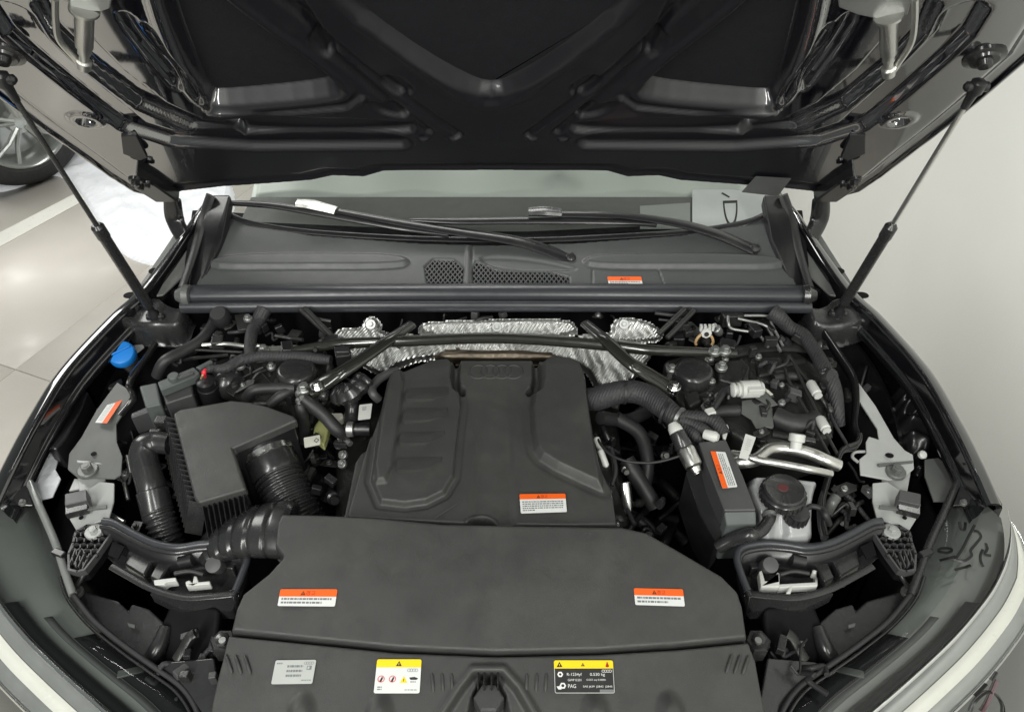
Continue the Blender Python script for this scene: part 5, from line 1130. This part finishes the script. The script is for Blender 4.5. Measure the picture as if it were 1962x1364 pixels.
    slab('duct_floor', F([P(1425, 1125, .815), P(1420, 1070, .815), P(1470, 1050, .815), P(1560, 1062, .815), P(1640, 1035, .815), P(1690, 1010, .82), P(1690, 1060, .82), P(1620, 1120, .815), P(1560, 1138, .812), P(1480, 1145, .812)]), .01, 'satin_plastic', dk, bevel=.003)
    fl_ = [(1425, 1136, .85), (1480, 1142, .85), (1530, 1144, .849), (1590, 1128, .85), (1640, 1102, .852), (1672, 1084, .854)]
    tube('front_lip', F([P(*p) for p in fl_]), .004, 'satin_plastic', dk, 10, 6, flat=(1.6, .7))
    slab('front_bulkhead', F([P(1425, 1138, .846), P(1480, 1144, .846), P(1530, 1146, .845), P(1590, 1130, .845), P(1600, 1136, .84), P(1540, 1166, .825), P(1440, 1170, .825)]), .03, 'satin_plastic', dk, bevel=.004)
    for pts in ([(1555, 1070), (1580, 1064), (1600, 1105), (1580, 1115)], [(1590, 1062), (1640, 1040), (1650, 1080), (1610, 1104)], [(1432, 1064), (1480, 1055), (1500, 1080), (1440, 1090)]):
        slab('duct_panel', F([P(x, y, .842) for x, y in pts]), .03, 'satin_plastic', dk, bevel=.004)
    slab('duct_pocket', F([P(1648, 1046, .858), P(1672, 1036, .86), P(1680, 1062, .858), P(1660, 1070, .856)]), .004, 'cavity', dk, bevel=.001)
    # white lamp connectors
    if s > 0:
        W_ = [[(1454, 1094), (1460, 1091), (1466, 1112), (1490, 1112), (1488, 1096), (1494, 1096), (1494, 1124), (1458, 1124)], [(1492, 1118), (1562, 1114), (1564, 1098), (1557, 1096), (1557, 1090), (1566, 1092), (1567, 1122), (1520, 1124), (1515, 1136), (1506, 1136), (1512, 1124), (1493, 1126)]]
    else:
        W_ = [[(2 * 950 - x, y) for x, y in p] for p in ([(309, 1110), (352, 1105), (354, 1112), (336, 1114), (330, 1119), (311, 1120)], [(370, 1114), (378, 1110), (384, 1116), (386, 1102), (392, 1103), (396, 1114), (418, 1112), (418, 1118), (372, 1122)])]
    for p in W_: slab('lamp_connector', F([P(x, y, .852) for x, y in p]), .018, 'white_plastic', dk, bevel=.002)
    lathe('lamp_knob', F([P(1476, 1082, .866)])[0], (0, -.5, 1), [(-.03, .012), (.0, .014), (.003, .013), (.004, .006)], 'grey_plastic', dk, 20)
    tube('bulb_holder', F([P(1515, 1070, .86), P(1540, 1075, .855)]), .012, 'black_plastic', dk, 14)
    tube('bulb_wire', F([P(1495, 1100, .855), P(1520, 1094, .858), P(1550, 1098, .856)]), .004, 'rubber', dk, 8)
    # ---- tray, horn mount and stay in front of the duct
    ty = empty('lamp_tray', F([P(1640, 1190, .78)])[0], car); ty['label'] = 'dusty black plastic tray under the lamp next to ' + near
    slab('tray_top', F([P(1572, 1190, .80), P(1600, 1165, .805), P(1635, 1155, .805), P(1640, 1168, .80), P(1660, 1150, .805), P(1735, 1128, .81), P(1748, 1150, .81), P(1700, 1210, .80), P(1640, 1248, .79), P(1590, 1275, .78), P(1560, 1240, .785)]), .08, 'satin_plastic', ty, bevel=.010, seg=3)
    tube('tray_edge', F([P(1566, 1200, .80), P(1580, 1240, .79), P(1606, 1280, .775)]), [.010, .014, .014], 'satin_plastic', ty, 12)
    slab('tray_tab', F([P(1625, 1196, .806), P(1640, 1192, .806), P(1638, 1200, .805), P(1626, 1203, .805)]), .003, 'dull_metal', ty, bevel=.001)
    bolt(F([P(1740, 1134, .815)])[0], .007, ty, 'dull_metal', flange=1.7)
    lathe('rubber_buffer', F([P(1452, 1228, .85)])[0], (0, 0, 1), [(-.03, .020), (.0, .021), (.004, .018), (.004, .012), (.010, .011), (.012, .005)], 'satin_plastic', car, 6)
    lathe('buffer_stud', F([P(1452, 1228, .862)])[0], (0, 0, 1), [(0, .006), (.004, .0055)], 'zinc', car, 12)
    tube('release_stay', F([P(1508, 1212, .84), P(1520, 1222, .835), P(1532, 1244, .825), P(1544, 1264, .815)]), .006, 'dark_metal', car, 10, flat=(1.5, .7))
    slab('front_shelf', F([P(1462, 1160, .835), P(1560, 1150, .82), P(1580, 1200, .79), P(1570, 1290, .77), P(1470, 1290, .78)]), .03, 'cavity', car, bevel=.01)
    slab('support_shelf', F([P(1470, 1258, .83), P(1560, 1266, .82), P(1592, 1276, .815), P(1560, 1300, .81), P(1500, 1364, .80), P(1480, 1440, .80), P(1440, 1420, .80)]), .02, 'satin_plastic', car, bevel=.004)
    # ---- headlamp: housing, sealing strip, lens and chrome blades
    hl = empty('headlamp', F([P(1760, 1200, .75)])[0], car); hl['label'] = ('clear headlamp with chrome blades on the tiled floor side' if s < 0 else 'clear headlamp with chrome blades and black marker scrawl by the wall')
    inner_ = [(1842, 905, .885), (1815, 965, .875), (1780, 1040, .86), (1758, 1100, .848), (1742, 1142, .84), (1700, 1192, .83), (1640, 1240, .82), (1580, 1282, .812), (1530, 1318, .806), (1500, 1360, .80), (1480, 1420, .79)]
    outer_ = [(1930, 975, .895), (1936, 1010, .885), (1930, 1060, .872), (1905, 1120, .856), (1870, 1170, .843), (1825, 1222, .83), (1775, 1270, .817), (1725, 1315, .805), (1675, 1358, .795), (1620, 1405, .785), (1560, 1470, .77)]
    ci, co = F(cat([P(*p) for p in inner_], 5)), F(cat([P(*p) for p in outer_], 5))
    rows = []
    for k in range(9):
        t = k / 8; rows.append([a.lerp(b, t) + Vector((0, 0, .012 * math.sin(math.pi * t))) for a, b in zip(ci, co)])
    loft('upper_lens', rows if s > 0 else rows[::-1], 'lens', hl, smooth=80)
    rows = []
    for k in range(9):
        t = k / 8; rows.append([a.lerp(b, t) + Vector((0, 0, .002 * math.sin(math.pi * t) - .026)) for a, b in zip(ci, co)])
    rows.append([b + Vector((s * .014, -.006, -.06)) for b in co]); rows.append([b + Vector((s * .014, -.006, -.25)) for b in co])
    loft('lamp_housing', rows, 'lens_haze' if s < 0 else 'lens_haze', hl, smooth=80)
    # inner panels seen through the lens
    n = len(ci)
    def strip(t0, t1, i0, i1, dz, mat, nm):
        A = [ci[i].lerp(co[i], t0) + Vector((0, 0, dz)) for i in range(i0, i1)]; B = [ci[i].lerp(co[i], t1) + Vector((0, 0, dz + .002)) for i in range(i0, i1)]
        return loft(nm, [A, B], mat, hl, smooth=80, thick=.002)
    strip(.03, .45, 26, n - 1, -.014, 'cavity', 'dark_bezel'); strip(.78, .97, 18, n - 1, -.012, 'cavity', 'dark_bezel')
    strip(.47, .60, 22, n - 1, -.009, 'grey_plastic', 'light_guide')
    A = ci[34]; B = co[34]; obj('bezel_rib', *g_box(A.lerp(B, .28) + Vector((0, 0, -.006)), ((B - A).length * .36, .012, .004), B - A), 'dull_metal', hl, bevel=.001)
    # strip of rubber and steel along the inner edge
    mt = 'satin_chrome' if s < 0 else 'satin_plastic'
    tube('edge_tube', [p + Vector((0, 0, .006)) for p in F([P(*p) for p in inner_[:5]])], .0065, mt, hl, 14, 8)
    tube('edge_seal', [p + Vector((0, 0, .005)) for p in F([P(*p) for p in inner_[4:]])], .0045, 'rubber', hl, 10, 8)
    tube('edge_bead', [p + Vector((s * .008, -.006, .002)) for p in F([P(*p) for p in inner_[3:]])], .0025, 'satin_plastic', hl, 8, 8)
    box('edge_clip', F([P(1772, 1062, .862)])[0], (.024, .012, .016), 'black_plastic', hl, ex=(1, s * .4, 0), bevel=.002)
    box('edge_foot', F([P(1840, 908, .888)])[0], (.024, .02, .014), 'satin_plastic', hl, ex=(1, s * .3, 0), bevel=.003)
    # chrome blades that close the lamp outwards, then the lower lens falling to the bumper
    def ribbon(nm, o0, o1, mat, i0=0, i1=None):
        A = [co[i] for i in range(i0, i1 or n)]; r = []
        for k in range(5):
            t = k / 4; row = []
            for i, p in enumerate(A):
                tg = (A[min(i + 1, len(A) - 1)] - A[max(i - 1, 0)]); nr = Vector((-tg.y, tg.x, 0)).normalized()
                if nr.x * s < 0: nr = -nr
                tp_ = max(.02, min(1, (i - 3) / 9)); a = o0[0] + (o1[0] - o0[0]) * t; b = o0[1] + (o1[1] - o0[1]) * t + .004 * math.sin(math.pi * t)
                row.append(p + nr * a * tp_ + Vector((0, 0, b * tp_)))
            r.append(row)
        return loft(nm, r, mat, hl, smooth=60)
    ribbon('chrome_edge', (-.002, .001), (.006, .001), 'chrome')
    ribbon('lens_band', (.006, -.001), (.026, -.012), 'satin_chrome')
    ribbon('chrome_blade', (.026, -.010), (.046, -.019), 'lamp_cream')
    ribbon('lens_step', (.046, -.020), (.066, -.034), 'satin_chrome')
    ribbon('lens_rim', (.066, -.032), (.071, -.036), 'chrome')
    ribbon('lower_lens', (.071, -.037), (.17, -.26), 'lens_lower')
    if s > 0:
        uf = Fr(ci[18].lerp(co[18], .5) + Vector((0, 0, .013)), (1, 0, 0), (0, 1, 0))
        # the lens surface here: interpolate rows for a point on the drawn lens
        def on_lens(px, py):
            best = None
            for i in range(n - 1):
                for k in range(33):
                    t = k / 32; p = ci[i].lerp(co[i], t) + Vector((0, 0, .012 * math.sin(math.pi * t) + .0016))
                    d = p - CAMP; X = CX + FPX * d.x / (d.y * _c - d.z * _s); Y = CY - FPX * (d.y * _s + d.z * _c) / (d.y * _c - d.z * _s)
                    e = (X - px) ** 2 + (Y - py) ** 2
                    if best is None or e < best[0]: best = (e, p, X, Y)
            z = best[1].z; return P(px, py, z)
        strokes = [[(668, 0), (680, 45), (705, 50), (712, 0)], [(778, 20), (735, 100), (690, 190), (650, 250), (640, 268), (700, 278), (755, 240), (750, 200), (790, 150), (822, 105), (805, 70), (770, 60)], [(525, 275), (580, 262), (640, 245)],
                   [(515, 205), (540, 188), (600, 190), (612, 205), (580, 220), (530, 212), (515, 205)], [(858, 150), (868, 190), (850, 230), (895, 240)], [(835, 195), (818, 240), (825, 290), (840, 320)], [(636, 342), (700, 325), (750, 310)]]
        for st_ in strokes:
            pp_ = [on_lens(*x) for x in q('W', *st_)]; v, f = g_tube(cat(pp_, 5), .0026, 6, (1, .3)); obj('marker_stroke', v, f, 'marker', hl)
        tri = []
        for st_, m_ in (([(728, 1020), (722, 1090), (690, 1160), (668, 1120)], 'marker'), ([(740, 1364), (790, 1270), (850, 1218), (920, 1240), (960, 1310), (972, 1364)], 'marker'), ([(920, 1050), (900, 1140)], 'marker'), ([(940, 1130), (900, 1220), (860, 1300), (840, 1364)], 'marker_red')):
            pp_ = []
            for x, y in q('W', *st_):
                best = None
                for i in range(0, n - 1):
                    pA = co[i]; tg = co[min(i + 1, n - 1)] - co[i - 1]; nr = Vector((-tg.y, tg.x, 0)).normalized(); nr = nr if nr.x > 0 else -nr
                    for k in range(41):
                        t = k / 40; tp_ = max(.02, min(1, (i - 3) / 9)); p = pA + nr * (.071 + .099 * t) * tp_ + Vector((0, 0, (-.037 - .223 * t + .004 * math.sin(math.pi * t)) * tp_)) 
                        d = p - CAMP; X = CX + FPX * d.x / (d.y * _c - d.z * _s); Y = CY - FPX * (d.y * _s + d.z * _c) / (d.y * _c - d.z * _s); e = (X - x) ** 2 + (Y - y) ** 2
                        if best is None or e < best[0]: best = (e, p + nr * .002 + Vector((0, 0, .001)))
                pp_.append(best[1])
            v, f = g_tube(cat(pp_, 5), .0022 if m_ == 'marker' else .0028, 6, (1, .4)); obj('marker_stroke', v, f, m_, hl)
corner(1); corner(-1)

# ================================================================== SMALL STUFF THAT CROWDS THE GAPS
def clutter(box_px, zr, n, seed, rmax=.012):
    rd = random.Random(seed); x0, y0, x1, y1 = box_px
    for i in range(n):
        x, y, z = rd.uniform(x0, x1), rd.uniform(y0, y1), rd.uniform(*zr); p = P(x, y, z); k = rd.random()
        if k < .38:
            d = Vector((rd.uniform(-1, 1), rd.uniform(-1, .6), rd.uniform(-.6, .3))) * rd.uniform(.04, .09)
            tube('wire', [p, p + d * .4 + Vector((0, 0, rd.uniform(-.01, .025))), p + d * .8 + Vector((rd.uniform(-.02, .02), rd.uniform(-.02, .02), -.005)), p + d], rd.choice([.0022, .003, .0045]), rd.choice(['rubber', 'rubber', 'tape', 'dark_metal']), car, 8, 6)
        elif k < .62:
            a = rd.uniform(0, 3.1); box('plug', p, (rd.uniform(.012, .03), rd.uniform(.010, .018), rd.uniform(.012, .024)), rd.choice(['black_plastic', 'satin_plastic', 'grey_plastic', 'dark_metal']), car, ex=(math.cos(a), math.sin(a), rd.uniform(-.3, .3)), bevel=.002)
        elif k < .82:
            a = rd.uniform(0, 6.3); w_, h_ = rd.uniform(.02, .045), rd.uniform(.008, .014); e1 = Vector((math.cos(a), math.sin(a), rd.uniform(-.2, .2))); e2 = Vector((-math.sin(a), math.cos(a), rd.uniform(-.3, .3)))
            slab('bracket', [p - e1 * w_ / 2 - e2 * h_, p + e1 * w_ / 2 - e2 * h_ * .6, p + e1 * w_ * .6 + e2 * h_ * .2, p + e1 * w_ * .3 + e2 * h_, p - e1 * w_ / 2 + e2 * h_ * .7], .003, rd.choice(['dark_metal', 'dark_paint', 'dull_metal']), car, bevel=.0008)
            bolt(p + Vector((0, 0, .002)), rd.uniform(.003, .005), car, rd.choice(['zinc', 'dark_metal']))
        else:
            d = Vector((rd.uniform(-1, 1), rd.uniform(-1, 1), rd.uniform(-.2, .5))).normalized(); r = rd.uniform(.005, rmax)
            lathe('fitting', p, d, [(0, r * .8), (r * .6, r), (r * 1.8, r), (r * 2, r * .7), (r * 3, r * .65)], rd.choice(['black_plastic', 'satin_plastic', 'dark_metal', 'zinc']), car, 14)
clutter((300, 605, 640, 700), (.92, .965), 26, 1)
clutter((420, 700, 640, 775), (.90, .94), 16, 2)
clutter((580, 780, 660, 960), (.80, .89), 18, 3)
clutter((225, 830, 300, 1010), (.80, .88), 14, 4)
clutter((1150, 770, 1330, 1040), (.72, .86), 30, 5)
clutter((1290, 605, 1560, 670), (.92, .965), 22, 6)
clutter((1340, 680, 1600, 850), (.945, .955), 26, 7, .009)
clutter((1600, 640, 1720, 960), (.80, .88), 16, 8)
clutter((1450, 1215, 1560, 1300), (.79, .83), 10, 9)
clutter((345, 1215, 430, 1300), (.79, .83), 10, 10)
clutter((1590, 930, 1680, 1010), (.82, .87), 12, 11)
clutter((730, 600, 1180, 612), (.95, .975), 8, 12)
for a, b in (((243, 872, .88), (250, 905, .86)), ((238, 925, .86), (246, 958, .85)), ((212, 985, .85), (238, 1000, .85))):
    tube('bare_stay', [P(*a), P(*b)], .004, 'aluminium', car, 8)
